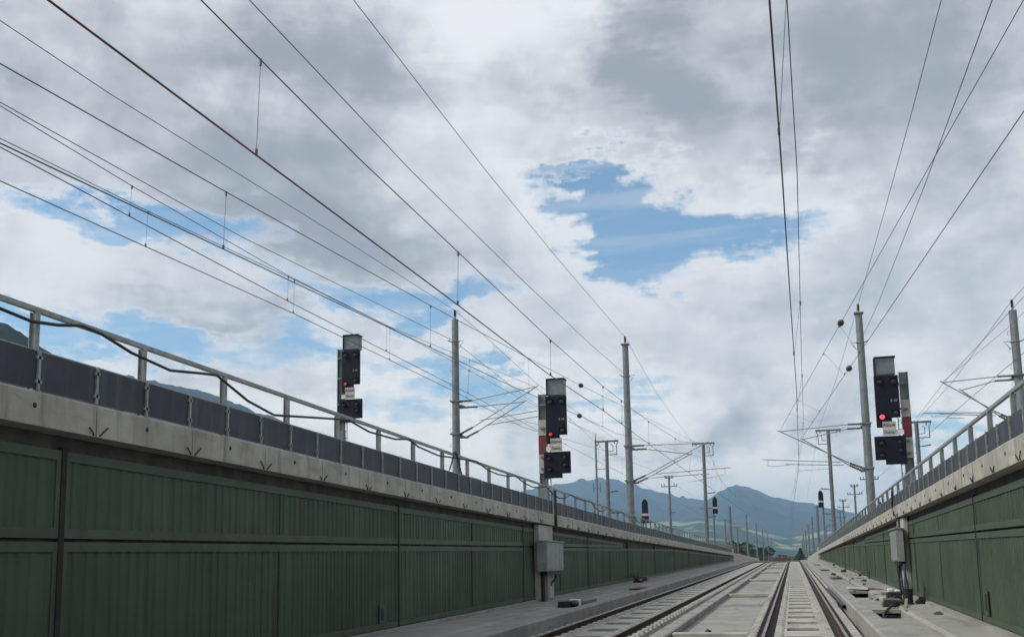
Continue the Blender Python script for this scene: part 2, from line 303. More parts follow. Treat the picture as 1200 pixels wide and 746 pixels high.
# ------------------------------------------------------------------ setting
def ground():
    mb = MB()
    zg = lambda y: 0.5*(zl(y)+zrr(y)) - 0.50 if y < 244 else 1.72
    ys = [-400, Y0, 22, 48, 75, 140, 200, 244, 246]
    for x0, x1 in ((-12000, CL-0.35), (CR+0.35, 12000)):
        for a, b in zip(ys, ys[1:]):
            mb.add([(x0, a, zg(max(a, Y0))), (x1, a, zg(max(a, Y0))), (x1, b, zg(b)), (x0, b, zg(b))], [(0, 1, 2, 3)])
    mb.add([(-12000, 246, 1.72), (12000, 246, 1.72), (12000, 14000, 1.72), (-12000, 14000, 1.72)], [(0, 1, 2, 3)])
    tag(mb.build('ground', 'ground'), kind='structure')
    st = [(y, zr(y)) for y in STY]
    m = MB(); m.extrude([(-8.3, -0.55), (3.8, -0.55), (3.8, -0.35), (-8.3, -0.35)], st)
    tag(m.build('trough_floor', 'floor'), kind='structure')
    # sunken floor between the tracks, with raised edge ledges
    m = MB(); m.extrude([(-2.62, -0.34), (-0.98, -0.34), (-0.98, -0.26), (-2.62, -0.26)], st)
    tag(m.build('drainage_floor', 'floor'), kind='structure')
    m = MB(); m.extrude([(-2.98, -0.34), (-2.63, -0.34), (-2.63, -0.12), (-2.66, -0.10), (-2.95, -0.10), (-2.98, -0.14)], st)
    tag(m.build('kerb', 'concrete'), kind='structure')
    m = MB(); m.extrude([(-5.92, -0.34), (-5.60, -0.34), (-5.60, 0.12), (-5.63, 0.15), (-5.90, 0.15), (-5.92, 0.13)], st)
    tag(m.build('kerb', 'concrete'), kind='structure')
    m = MB(); m.extrude([(1.36, -0.34), (1.72, -0.34), (1.72, 0.14), (1.70, 0.16), (1.40, 0.16), (1.36, 0.12)], st)
    tag(m.build('kerb', 'concrete'), kind='structure')
    m = MB(); m.extrude([(-7.95, -0.34), (-5.93, -0.34), (-5.93, 0.10), (-6.55, 0.10), (-6.60, 0.14), (-7.95, 0.14)], st)
    tag(m.build('walkway', 'floor'), kind='structure')
    m = MB(); m.extrude([(2.42, -0.34), (3.42, -0.34), (3.42, 0.15), (2.50, 0.15), (2.42, 0.10)], st)
    tag(m.build('walkway', 'floor'), kind='structure')
ground()
# cross ribs in the sunken floor
for i, y in enumerate((1.5, 22.5, 42.5, 63.0, 83.5, 104.0, 124.0)):
    m = MB().extrude([(-2.60, -0.25), (-1.0, -0.25), (-1.0, -0.12), (-2.60, -0.12)], [(y, zr(y)), (y+0.35, zr(y+0.35))])
    o = m.build('cross_rib', 'slab', bevel=0.02)
    words = ['behind the camera', 'nearest the camera, low in the frame', 'second from the camera', 'third from the camera', 'fourth from the camera', 'fifth from the camera', 'farthest before the crest']
    tag(o, 'pale concrete cross rib of the sunken floor, ' + words[i], 'rib', 'concrete ribs across the sunken floor')

# ------------------------------------------------------------------ tracks
def rail_profile(xc):
    return [(xc-0.075, -0.150), (xc+0.075, -0.150), (xc+0.075, -0.138), (xc+0.012, -0.120), (xc+0.010, -0.045), (xc+0.036, -0.032), (xc+0.036, -0.006),
            (xc+0.028, 0.0), (xc-0.028, 0.0), (xc-0.036, -0.006), (xc-0.036, -0.032), (xc-0.010, -0.045), (xc-0.012, -0.120), (xc-0.075, -0.138)]
def track(xc, label, kind):
    t = thing('railway_track', label, 'railway track', (xc, 0, 0), None)
    st = [(y, zr(y)) for y in STY]
    m = MB()
    # carrier slab: outer strips, rail seats, raised inner panel
    m.extrude([(-1.12, -0.40), (1.12, -0.40), (1.12, -0.19), (-1.12, -0.19)], st)
    m.build('track_slab', 'slab', t)
    m = MB()
    for s in (-1, 1):
        m.extrude([(s*1.10, -0.188), (s*0.93, -0.188), (s*0.93, -0.11), (s*1.10, -0.11)], st)
        m.extrude([(s*0.56, -0.188), (s*0.40, -0.188), (s*0.40, -0.11), (s*0.56, -0.11)], st)
    m.build('edge_strip', 'slab', t)
    # inner panels with open slots between them
    k = 0; y = -5.6
    inner = []
    while y < 138:
        inner.append(y); y += 2.1
    for y in inner[:]:
        g0 = 0.80
        m = MB().extrude([(-0.334, -0.18), (0.334, -0.18), (0.334, -0.115), (-0.334, -0.115)], [(y, zr(y)), (y+2.1-g0, zr(y+2.1-g0))])
        m.build('slab_panel', 'slab', t)
    m = MB().extrude([(-0.335, -0.188), (0.335, -0.188), (0.335, -0.182), (-0.335, -0.182)], [(y, zr(y)) for y in STY if y < 145]); m.build('slot_bed', 'slotbed', t)
    for s in (-1, 1):
        m = MB().extrude([(s*0.396, -0.188), (s*0.336, -0.188), (s*0.336, -0.116), (s*0.396, -0.116)], [(y, zr(y)) for y in STY if y < 145]); m.build('edge_strip', 'slab', t)
    m = MB().extrude([(-0.395, -0.188), (0.395, -0.188), (0.395, -0.115), (-0.395, -0.115)], [(y, zr(y)) for y in (140, 146, 152, 200, 246)])
    m.build('slab_panel', 'slab', t)
    for s in (-1, 1):
        m = MB().extrude(rail_profile(s*0.7525), st)
        r = m.build('rail', 'railside', t)
        m = MB().extrude([(s*0.7525-0.030, 0.001), (s*0.7525+0.030, 0.001), (s*0.7525+0.028, 0.004), (s*0.7525-0.028, 0.004)], st)
        m.build('rail_head', 'railhead', r)
        m = MB()
        for e in (-1, 1):   # dark strips beside the foot, imitating its edge and the rail's shadow
            m.extrude([(s*0.7525+e*0.085, -0.188), (s*0.7525+e*0.165, -0.188), (s*0.7525+e*0.165, -0.160), (s*0.7525+e*0.085, -0.160)], st)
        m.build('rail_shadow_strip', 'railside', t)
    def fast(mb, y):
        for s in (-1, 1):
            for e in (-1, 1):
                xa = s*0.7525 + e*0.17; xb = s*0.7525 + e*0.33
                if abs(xa) < abs(xb) or True:
                    x0, x1 = min(xa, xb), max(xa, xb)
                    z = zr(y)
                    mb.add([(x0, y, z-0.109), (x1, y, z-0.109), (x1, y+0.32, z-0.106), (x0, y+0.32, z-0.106),
                            (x0+0.02, y+0.03, z-0.060), (x1-0.02, y+0.03, z-0.060), (x1-0.02, y+0.26, z-0.056), (x0+0.02, y+0.26, z-0.056)],
                           [(3, 2, 1, 0), (4, 5, 6, 7), (0, 1, 5, 4), (1, 2, 6, 5), (2, 3, 7, 6), (3, 0, 4, 7)])
    ys = [4 + 0.7*i for i in range(190)]
    for y in ys[:95]:
        mb = MB(); fast(mb, y); mb.build('rail_fastener', 'slab', t)
    mb = MB()
    for y in ys[95:]: fast(mb, y)
    tag(mb.build('rail_fastener', 'slab', t), kind='stuff')
    return t
track(0.12, 'right hand slab track with slotted pale panels between its rails, running straight ahead', 'r')
track(-4.25, 'slab track on the left, beside the kerb of the left walkway, with toothed fastener rows', 'l')

# ------------------------------------------------------------------ retaining walls
def wall(side, xf, cf, zc, ystart, label):
    sg = 1 if side == 'L' else -1              # direction from wall face towards the tracks
    t = thing('retaining_wall', label, 'retaining wall', (xf, 0, 0))
    out = -sg
    st = [(y, 0) for y in (Y0, 10, 22, 48, 75, 100, 120, 138, 140)]
    # concrete core
    m = MB(); n = len(st)
    for a, b in zip(st, st[1:]):
        ya, yb = a[0], b[0]
        x0, x1 = sorted((out*0.06, out*0.42))
        ta, tb = zc(ya)-0.372, zc(yb)-0.372
        ba, bb = zr(ya)-0.45, zr(yb)-0.45
        m.add([(x0, ya, ba), (x1, ya, ba), (x1, yb, bb), (x0, yb, bb), (x0, ya, ta), (x1, ya, ta), (x1, yb, tb), (x0, yb, tb)],
              [(3, 2, 1, 0), (4, 5, 6, 7), (0, 1, 5, 4), (1, 2, 6, 5), (2, 3, 7, 6), (3, 0, 4, 7)])
    m.build('concrete_core', 'dark', t)
    # base ledge
    m = MB().extrude([(-0.02 if sg > 0 else -0.14, 0), (0.14 if sg > 0 else 0.02, 0), (0.14 if sg > 0 else 0.02, 0.07), (-0.02 if sg > 0 else -0.14, 0.07)],
                     [(y, base(y)+0.002) for y in STY if y <= 138])
    m.build('base_ledge', 'concrete', t)
    # acoustic cassettes, two rows
    rnd = random.Random(3 if side == 'L' else 5)
    y = ystart
    while y < 137:
        ya, yb = y+0.045, min(y+10.18, 137.5)-0.045
        if yb - ya < 1: break
        for row in (0, 1):
            zm = lambda q: 1.90 + 0.0098*q
            zt = lambda q: zc(q) - 0.545
            if row == 0: lo, hi = (lambda q: base(q)+0.09), (lambda q: min(zm(q)-0.02, zt(q)))
            else: lo, hi = (lambda q: zm(q)+0.02), zt
            if hi(yb)-lo(yb) < 0.28 and row == 1:
                yb2 = yb
                while yb2 > ya+1 and hi(yb2)-lo(yb2) < 0.22: yb2 -= 0.5
                if yb2 <= ya+1.2: continue
            else: yb2 = yb
            fr = 0.11
            m = MB()
            def quadstrip(y0_, y1_, z0f, z1f, x0_, x1_):
                a, b = sorted((x0_, x1_))
                m.add([(a, y0_, z0f(y0_)), (b, y0_, z0f(y0_)), (b, y1_, z0f(y1_)), (a, y1_, z0f(y1_)), (a, y0_, z1f(y0_)), (b, y0_, z1f(y0_)), (b, y1_, z1f(y1_)), (a, y1_, z1f(y1_))],
                      [(3, 2, 1, 0), (4, 5, 6, 7), (0, 1, 5, 4), (1, 2, 6, 5), (2, 3, 7, 6), (3, 0, 4, 7)])
            il = lambda q: lo(q)+fr; ih = lambda q: hi(q)-fr
            # corrugated sheet: a zig-zag in plan with uneven rib widths
            pts = []; q = ya+0.06; up = False
            while q < yb2-0.06:
                w = rnd.choice((0.045, 0.06, 0.09, 0.11)) if up else rnd.choice((0.06, 0.09, 0.13))
                d = 0.0 if up else -0.017
                pts.append((q+0.008, d)); pts.append((min(q+w, yb2-0.06), d)); q += w+0.012; up = not up
            vs = []
            for (q, d) in pts:
                vs.append((sg*(d-0.004), q, il(q)-0.03)); vs.append((sg*(d-0.004), q, ih(q)+0.03))
            m.add(vs, [(2*i, 2*i+2, 2*i+3, 2*i+1) for i in range(len(pts)-1)])
            p = m.build('acoustic_panel', 'green', t)
            m = MB()
            quadstrip(ya, yb2, lo, il, sg*0.012, -sg*0.05); quadstrip(ya, yb2, ih, hi, sg*0.012, -sg*0.05)
            for ye in ((ya, ya+0.07), (yb2-0.07, yb2)): quadstrip(ye[0], ye[1], il, ih, sg*0.010, -sg*0.048)
            ymid = (ya+yb2)/2
            quadstrip(ymid-0.012, ymid+0.012, il, ih, sg*0.014, -sg*0.046)
            m.build('panel_frame', 'green2', p)
        m = MB()
        q0, q1 = y+10.18-0.04, y+10.18+0.04
        if q1 < 137 and q1 > Y0+1:
            x0, x1 = sorted((-sg*0.05, sg*0.022))
            m.add([(x0, q0, base(q0)+0.08), (x1, q0, base(q0)+0.08), (x1, q1, base(q1)+0.08), (x0, q1, base(q1)+0.08), (x0, q0, zc(q0)-0.50), (x1, q0, zc(q0)-0.50), (x1, q1, zc(q1)-0.50), (x0, q1, zc(q1)-0.50)],
                  [(3, 2, 1, 0), (4, 5, 6, 7), (0, 1, 5, 4), (1, 2, 6, 5), (2, 3, 7, 6), (3, 0, 4, 7)])
            m.build('joint_strip', 'joint', t)
        y += 10.18
    # coping blocks
    y = Y0 + (0.35 if side == 'L' else -0.09+0.2)
    cx = cf - xf
    k = 0
    while y < 137.5:
        ya, yb = y+0.010, y+1.955-0.010
        m = MB(); h = 0.37
        i, o_ = cx, cx + out*0.62
        prof = lambda q: [(i, zc(q)-h), (o_, zc(q)-h), (o_, zc(q)-0.02), (o_-out*0.03, zc(q)), (i+out*0.03, zc(q)), (i, zc(q)-0.025)]
        vs = [(x, q, z) for q in (ya, yb) for x, z in prof(q)]
        m.add(vs, [(a, (a+1) % 6, 6+(a+1) % 6, 6+a) for a in range(6)] + [tuple(range(6))[::-1], tuple(range(6, 12))])
        cb = m.build('coping_block', 'coping', t)
        if y > 5 and y < 70:
            for s in (-1, 1):
                z = zc(y)-h+0.02
                j_ = rnd.uniform(-0.03, 0.03); m = MB().tube([(cx+sg*0.008, y+s*0.05, z-0.01), (cx+sg*0.018, y+s*0.075, z+0.02), (cx+sg*0.022, y+s*(0.15+j_), z+0.075+j_)], 0.009, 6)
                m.build('lifting_loop', 'joint', cb)
            m = MB(); m.ball((cx+sg*0.004, y+0.95, zc(y)-0.17), 0.012, 0.03, 0.03, 8, 4); m.build('plug', 'ink', cb)
        y += 1.955; k += 1
    return t
WL = wall('L', XL, CL, zl, -10.8+0.17, 'left retaining wall of dull green ribbed acoustic cassettes under a pale concrete coping')
WR = wall('R', XR, CR, zrr, -9.8+0.17, 'long retaining wall on the right with brighter green acoustic cassettes, curving edge rising to the right frame edge')
WR['label'] = 'long retaining wall on the right with brighter green acoustic cassettes beneath a pale coping'
# access hatches and the pale pilasters that carry the cabinets
def part_local(mb, name, m, parent, **k): return mb.build(name, m, parent, **k)
m = MB(); x = XL-XL
m.box(0.012, 0.03, 18.86, 19.14, 0.56, 0.92); m.build('access_hatch', 'green2', WL)
m = MB(); m.box(0.031, 0.040, 18.93, 19.06, 0.62, 0.84); m.build('access_hatch', 'ink', WL)
m = MB(); m.box(-0.03, -0.012, 20.12, 20.46, 0.60, 1.04); m.build('access_hatch', 'green2', WR)
m = MB(); m.box(-0.040, -0.031, 20.22, 20.34, 0.68, 0.98); m.build('access_hatch', 'ink', WR)
m = MB(); m.box(0.0, 0.17, 31.5, 33.4, base(30.5)+0.08, zl(31)-0.42); m.build('pilaster', 'plaster', WL, bevel=0.01)
m = MB(); m.box(-0.12, 0.0, 32.6, 34.6, base(30)+0.08, zrr(31)-0.42); m.build('pilaster', 'plaster', WR, bevel=0.01)
# low end walls beyond the railings
def low_wall(xf, s, zc, label):
    m = MB()
    for k in range(50):
        a, b = 139.2+k*2.1, 139.2+k*2.1+2.08
        x0, x1 = sorted((xf, xf-s*0.55))
        m.add([(x0, a, 0.9), (x1, a, 0.9), (x1, b, 0.9), (x0, b, 0.9), (x0, a, zc(a)), (x1, a, zc(a)), (x1, b, zc(b)), (x0, b, zc(b))],
              [(3, 2, 1, 0), (4, 5, 6, 7), (0, 1, 5, 4), (1, 2, 6, 5), (2, 3, 7, 6), (3, 0, 4, 7)])
    tag(m.build('low_wall', 'coping'), label, 'wall')
low_wall(CL, 1, zl, 'low pale concrete wall continuing the left coping down to the track crest')
low_wall(CR, -1, zrr, 'low pale concrete wall continuing the right coping down to the track crest')
for x, nm in ((CL-0.25, 'left'), (CR+0.25, 'right')):
    t = MB(); z = 2.85
    t.box(x-0.32, x+0.32, 138.1, 138.9, 0.9, z+0.48)
    o = t.build('end_pillar', 'plaster', bevel=0.04)
    tag(o, 'small pale concrete end pillar closing the %s coping at the crest' % nm, 'pillar', 'pillars at the ends of the copings')

# ------------------------------------------------------------------ parapet railings
def railing(xc, s, zc, hm, ht, ya, yb, y_first, label):
    """s: direction towards the tracks"""
    t = thing('parapet_railing', label, 'railing', (xc, ya, 0), 'parapet railings along the copings')
    L = lambda q: q-ya
    n = int((yb-ya)/4)+1; ys = [ya+(yb-ya)*i/n for i in range(n+1)]
    for nm, h, w, hh, r in (('top_rail', ht, 0.055, 0.06, 0), ('mid_rail', hm, 0.05, 0.055, 0)):
        m = MB()
        m.extrude([(-w/2, -hh/2), (w/2, -hh/2), (w/2, hh/2), (-w/2, hh/2)], [(L(q), zc(q)+h-hh/2) for q in ys])
        m.build(nm, 'galv', t, bevel=0.006)
    y = y_first
    while y < ya: y += 1.9
    k = 0
    while y <= yb:
        z0, z1 = zc(y)+0.002, zc(y)+ht-0.062
        m = MB()      # H section post
        m.box(-0.040, -0.033, L(y)-0.035, L(y)+0.035, z0, z1); m.box(0.033, 0.040, L(y)-0.035, L(y)+0.035, z0, z1); m.box(-0.033, 0.033, L(y)-0.004, L(y)+0.004, z0, z1)
        p = m.build('post', 'galv', t)
        m = MB().box(-0.07, 0.07, L(y)-0.07, L(y)+0.07, zc(y)+0.001, zc(y)+0.013); m.build('base_plate', 'galv', p)
        ye = min(y+1.9, yb)
        if ye-y > 0.5:
            xs = s*0.058
            za, zb = zc(y), zc(ye)
            m = MB(); x0, x1 = sorted((xs, xs+s*0.008))
            m.add([(x0, L(y)+0.012, za+0.02), (x1, L(y)+0.012, za+0.02), (x1, L(ye)-0.012, zb+0.02), (x0, L(ye)-0.012, zb+0.02),
                   (x0, L(y)+0.012, za+hm-0.03), (x1, L(y)+0.012, za+hm-0.03), (x1, L(ye)-0.012, zb+hm-0.03), (x0, L(ye)-0.012, zb+hm-0.03)],
                  [(3, 2, 1, 0), (4, 5, 6, 7), (0, 1, 5, 4), (1, 2, 6, 5), (2, 3, 7, 6), (3, 0, 4, 7)])
            f = m.build('infill_panel', 'infill', t)
            for q in (y, (y+ye)/2):
                m = MB()
                zq = zc(q); a, b = sorted((xs+s*0.010, xs+s*0.034))
                m.box(a, b, L(q)-0.018, L(q)+0.018, zq+0.012, zq+hm-0.02)
                if y < 45:
                    for hz in (0.10, hm-0.10): m.box(a, b+0.0*s, L(q)-0.042, L(q)+0.042, zq+hz-0.018, zq+hz+0.018)
                m.build('divider', 'galv', f)
        y += 1.9; k += 1
    return t
railing(CL-0.10, 1, zl, 0.46, 0.92, -2.4, 33.3, -2.4, 'near length of the left railing, thick black cable draped on it, ending at the signal')
railing(CL-0.10, 1, zl, 0.46, 0.90, 33.6, 137.6, 33.6, 'far length of the left parapet railing running from the signal to the crest')
railing(CR+0.12, -1, zrr, 0.385, 0.75, -2.0, 29.6, 1.07, 'near length of the right parapet railing at the right frame edge')
railing(CR+0.12, -1, zrr, 0.385, 0.75, 29.9, 137.6, 29.9, 'far length of the right parapet railing running from the cabinet to the crest')

# ------------------------------------------------------------------ masts
def insulator(mb, p, q, r=0.05):
    p = Vector(p); q = Vector(q); n = 7; pts = []; rs = []
    for i in range(n*2+1):
        pts.append(p+(q-p)*i/(n*2)); rs.append(r if i % 2 else r*0.45)
    mb.tube(pts, rs, 8)
def cantilever(t, s, ztop, zbot, dx1, z1, dx2, reg, yo, steady):
    """s: side of the track; ztop/zbot heights on mast; tip at (s*dx1, z1); registration tube from dx2 to reg"""
    a = s*0.22
    m = MB(); m.box(-0.05, 0.05, 0.0, max(yo, 0.06)+0.04, ztop-0.05, ztop+0.05) if yo else None
    for zz in (ztop, zbot): m.tube([(s*0.10, yo, zz), (a+s*0.12, yo, zz)], 0.05, 6); m.box(-0.24, 0.24, yo*0.5-0.24 if yo == 0 else 0.2, 0.24 if yo == 0 else yo+0.05, zz-0.035, zz+0.035)
    m.build('hinge_bracket', 'mast', t)
    m = MB().tube([(a+s*0.55, yo, ztop), (s*dx1, yo, z1)], 0.022, 8); c = m.build('top_tube', 'galv', t)
    m = MB(); insulator(m, (a, yo, ztop), (a+s*0.62, yo, ztop), 0.065); m.build('insulator', 'insul', c)
    d = Vector((s*(dx1+0.12), yo, z1+0.06)) - Vector((a, yo, zbot)); d.normalize()
    p0 = Vector((a+s*0.10, yo, zbot)) + d*0.5
    m = MB().tube([p0, (s*(dx1+0.12), yo, z1+0.06)], 0.026, 8); c = m.build('bracket_tube', 'galv', t)
    m = MB(); insulator(m, (a, yo, zbot), p0+d*0.1, 0.065); m.build('insulator', 'insul', c)
    xr0, zr0, xr1, zr1 = reg
    m = MB().tube([(s*xr0, yo, zr0), (s*xr1, yo, zr1)], 0.02, 8); c = m.build('registration_tube', 'galv', t)
    sx, sz, ex, ez = steady
    m = MB().tube([(s*sx, yo, zr1 if abs(sx-xr1) < 0.3 else zr0-0.02), (s*sx+s*0.02, yo, sz), (s*sx-s*0.05 if ex < sx else s*sx+s*0.05, yo, sz-0.05), (s*ex, yo, ez)], 0.012, 6)
    m.build('steady_arm', 'galv', c)
def big_mast(x, y, zg, ztop, label, r0=0.215, r1=0.165, rungs=None, plate=True, ring=None, s=1, material='mast'):
    t = thing('catenary_mast', label, 'mast', (x, y, zg), 'catenary masts along the line')
    H = ztop-zg
    m = MB().tube([(0, 0, -0.3), (0, 0, H)], [r0, r1], 14); m.build('pole', material, t, smooth=False)
    m = MB()
    if plate: m.box(-r1-0.06, r1+0.06, -r1-0.06, r1+0.06, H+0.002, H+0.06)
    m.tube([(0, 0, H), (0, 0, H+0.16)], 0.05, 8); m.build('top_cap', 'galv', t)
    m = MB(); insulator(m, (0, 0, H+0.14), (0, 0, H+0.48), 0.075); m.build('insulator', 'insul', t)
    if ring:
        m = MB(); z = ring-zg
        m.tube([(0.0+(r1+0.03)*math.cos(a*0.5236), (r1+0.03)*math.sin(a*0.5236), z) for a in range(13)], 0.025, 6)
        m.tube([(s*-0.2, -0.1, z), (s*-0.32, -0.2, z+0.05)], 0.03, 6)
        m.tube([(s*0.2, -0.1, z), (s*0.48, -0.1, z+0.02), (s*0.36, -0.1, z-0.14), (s*0.22, -0.1, z-0.35)], 0.016, 6)
        m.build('ring_bracket', 'galv', t)
    if rungs:
        for k in range(rungs):
            z = H-1.0-0.75*k
            m = MB(); m.tube([(-r1-0.03-0.10*math.sin(a*0.45), -0.10*math.cos(a*0.45)*0.4, z+0.09*math.cos(a*0.45)) for a in range(8)], 0.010, 5)
            m.build('cable_loop', 'galv', t)
    m = MB().box(-0.3, 0.3, -0.3, 0.3, -0.5, 0.02); m.build('footing', 'concrete', t)
    return t
zgr = lambda y: 0.5*(zl(y)+zrr(y))-0.5
# own line, left of the trough (Y 55)
t = big_mast(-8.3, 55, zgr(55), 13.55, 'tall tapered grey mast left of the trough with a flat top plate', ring=11.8, s=1)
zg = zgr(55)
cantilever(t, 1, 7.95-zg, 6.06-zg, 4.15, 7.93-zg, 0, (1.4, 6.38-zg, 5.35, 6.56-zg), 0.0, (5.05, 6.25-zg, 3.75, 5.98-zg))
cantilever(t, 1, 7.85-zg, 6.0-zg, 3.2, 7.45-zg, 0, (1.1, 6.25-zg, 4.2, 6.35-zg), 0.9, (4.0, 6.1-zg, 3.0, 5.95-zg))
# own line, right (Y 52)
t = big_mast(3.75, 52, zgr(52), 13.60, 'tall grey mast just left of the brightly lit right signal', ring=12.15, s=-1)
zg = zgr(52)
cantilever(t, -1, 8.15-zg, 5.98-zg, 4.05, 7.97-zg, 0, (1.3, 6.33-zg, 4.98, 6.62-zg), 0.0, (4.7, 6.32-zg, 3.7, 6.28-zg))
cantilever(t, -1, 8.05-zg, 5.92-zg, 2.95, 7.63-zg, 0, (1.1, 6.25-zg, 3.9, 6.42-zg), 0.9, (1.75, 6.16-zg, 3.25, 6.06-zg))
# neighbouring lines
t = big_mast(-15.5, 47, 3.0-0.3, 13.72, 'grey mast standing beyond the left railing with cable loops up its side', rungs=9, plate=False, ring=12.6, s=1)
zg = 2.7
cantilever(t, 1, 9.62-zg, 8.02-zg, 4.05, 10.1-zg, 0, (1.2, 8.62-zg, 4.7, 9.0-zg), 0.0, (2.2, 8.55-zg, 3.3, 8.35-zg))
cantilever(t, 1, 9.45-zg, 7.95-zg, 3.2, 9.55-zg, 0, (1.3, 8.50-zg, 4.4, 8.85-zg), 0.9, (3.3, 8.6-zg, 3.9, 8.4-zg))
t = big_mast(9.85, 48, 2.6, 12.30, 'grey mast at the right frame edge seen above the right railing', plate=False, ring=10.9, rungs=6, s=-1)
zg = 2.6
cantilever(t, -1, 9.42-zg, 7.42-zg, 3.05, 9.30-zg, 0, (0.9, 7.84-zg, 4.0, 7.98-zg), 0.0, (3.65, 7.86-zg, 2.9, 7.78-zg))
cantilever(t, -1, 9.35-zg, 7.42-zg, 2.2, 9.02-zg, 0, (0.9, 7.80-zg, 3.2, 8.00-zg), 0.7, (2.9, 7.85-zg, 2.2, 7.75-zg))
# anchor mast design with a crossbeam on top
def cross_mast(x, y, zg, ztop, label, s, stubs=(6.9, 4.9), group='masts with a crossbeam on top'):
    t = thing('crossbeam_mast', label, 'mast', (x, y, zg), group)
    H = ztop-zg
    m = MB(); m.tube([(0, 0, -0.2), (0, 0, H)], [0.19, 0.16], 8); m.build('pole', 'mastd', t)
    m = MB().box(-1.15, 1.15, -0.07, 0.07, H-0.10, H+0.06)
    for xx in (-1.05, -0.75, 0.75, 1.05): m.tube([(xx, 0, H-0.09), (xx, 0, H-0.30)], 0.04, 6)
    m.build('crossbeam', 'mastd', t)
    m = MB()
    m.bar((s*0.95, 0, H-0.3), (s*0.95, 0, H-1.35), 0.07, 0.07); m.bar((0, 0, H-1.30), (s*1.0, 0, H-1.30), 0.07, 0.07); m.bar((0, 0, H-0.98), (s*0.6, 0, H-0.98), 0.05, 0.05)
    m.tube([(s*0.6, 0, H-0.98), (s*0.62, 0, H-0.45), (s*0.4, 0, H-0.36)], 0.03, 6)
    m.build('drop_bracket', 'mastd', t)
    for h in stubs:
        m = MB(); m.tube([(0.0, 0, h-zg), (s*0.35, 0, h-zg)], 0.03, 6); insulator(m, (s*0.3, 0, h-zg), (s*1.0, 0, h-zg+0.08), 0.07); m.build('insulator_stub', 'insul', t)
    m = MB()
    for k in range(9): m.box(-0.30, -0.12, -0.03, 0.03, H-1.8-k*0.75, H-1.77-k*0.75)
    m.build('step_irons', 'mastd', t)
    return t
cross_mast(-8.3, 106, zgr(106), 13.75, 'dark mast with a wide top crossbeam left of the trough, beyond the tall tapered mast', 1, (8.6, 6.2))
cross_mast(3.8, 100, zgr(100), 13.75, 'dark mast with a top crossbeam right of the trough, behind the bracket arms', -1, (8.2, 5.9))
cross_mast(-16.6, 96, 2.6, 13.25, 'dark crossbeam mast partly hidden by the tall tapered mast on the left', 1, (8.4, 6.4))
cross_mast(10.2, 88, 2.6, 12.6, 'dark crossbeam mast close behind the right signal post', 1, (10.6, 8.2))
# antenna pole beside the mast
t = thing('antenna_pole', 'thin grey pole with small antennas just left of the partly hidden crossbeam mast', 'pole', (-17.65, 96, 2.6))
MB().tube([(0, 0, 0), (0, 0, 10.4), (0, 0, 11.5)], [0.11, 0.09, 0.02], 8).build('pole', 'mast', t)
m = MB()
for xx in (-0.32, 0.32): m.bar((0, 0, 6.2), (xx, 0, 6.2), 0.04, 0.04); m.tube([(xx, 0, 5.8), (xx, 0, 6.7)], 0.045, 6)
m.bar((0, 0, 8.0), (0.95, 0, 8.0), 0.06, 0.06); m.bar((0, 0, 10.3), (0.2, 0, 10.3), 0.12, 0.12)
m.build('antenna', 'mast', t)
# telegraph style masts of the neighbouring line
def pin_mast(x, y, zg, ztop, label, arms=((0.35, 0.62), (1.6, 1.15)), grp='slim pole masts with pin insulators'):
    t = thing('line_pole', label, 'pole', (x, y, zg), grp)
    H = ztop-zg
    MB().tube([(0, 0, -0.2), (0, 0, H)], [0.21, 0.14], 8).build('pole', 'mastd', t)
    for d, w in arms:
        m = MB().box(-w, w, -0.05, 0.05, H-d-0.06, H-d+0.06)
        for xx in (-w+0.05, -w*0.62, w*0.62, w-0.05): m.tube([(xx, 0, H-d+0.05), (xx, 0, H-d+0.36)], [0.045, 0.075], 6)
        m.build('crossarm', 'mastd', t)
    m = MB()
    for h in (0.55, 0.38): insulator(m, (0.1, 0, H*h), (0.85, 0, H*h+0.03), 0.06)
    m.build('insulator_stub', 'insul', t)
    return t
pin_mast(-16.9, 150, 2.4, 14.3, 'slim pole with two insulator crossarms left of the left crossbeam mast')
pin_mast(10.1, 141, 2.4, 13.6, 'slim pole with insulator crossarms half hidden behind the tall right mast')
pin_mast(10.1, 174, 2.3, 13.7, 'slim pole with two insulator crossarms, first one left of the tall right mast')
pin_mast(10.1, 214, 2.2, 13.6, 'slim pole with two insulator crossarms, second one left of the tall right mast')
# receding plain masts: left and right of our tracks and of the neighbours
def far_mast(x, y, ztop, label, s, arm=True):
    t = thing('plain_mast', label, 'mast', (x, y, 1.7), 'masts receding towards the crest')
    H = ztop-1.7
    MB().tube([(0, 0, -0.2), (0, 0, H)], [0.22, 0.17], 7).build('pole', 'mastd', t)
    if arm:
        m = MB(); m.tube([(0, 0, 4.6), (s*3.0, 0, 6.0)], 0.035, 5); m.tube([(0, 0, 6.0), (s*3.0, 0, 6.0)], 0.03, 5); m.tube([(s*0.6, 0, 4.85), (s*3.9, 0, 4.9)], 0.03, 5)
        m.build('bracket_arm', 'galv', t)
    return t
ordn = ['first', 'second', 'third', 'fourth', 'fifth', 'sixth', 'seventh', 'eighth', 'ninth']
for i, y in enumerate((148, 202, 256, 310, 370, 430)):
    far_mast(-8.3, y, 9.4 if i == 0 else 9.8+0.004*y, '%s plain mast of the left row beyond the left crossbeam mast' % ordn[i].capitalize(), 1)
for i, y in enumerate((160, 205, 255, 310, 370, 430)):
    far_mast(3.8, y, 9.2+0.004*y, '%s plain mast of the right row beyond the right crossbeam mast' % ordn[i].capitalize(), -1)
for i, y in enumerate((205, 262, 320, 385)):
    cross_mast(-16.0, y, 1.8, 12.2, '%s far crossbeam mast of the outer left line, small above the low wall' % ordn[i].capitalize(), 1, (7.5, 5.5), 'far crossbeam masts of the outer left line')
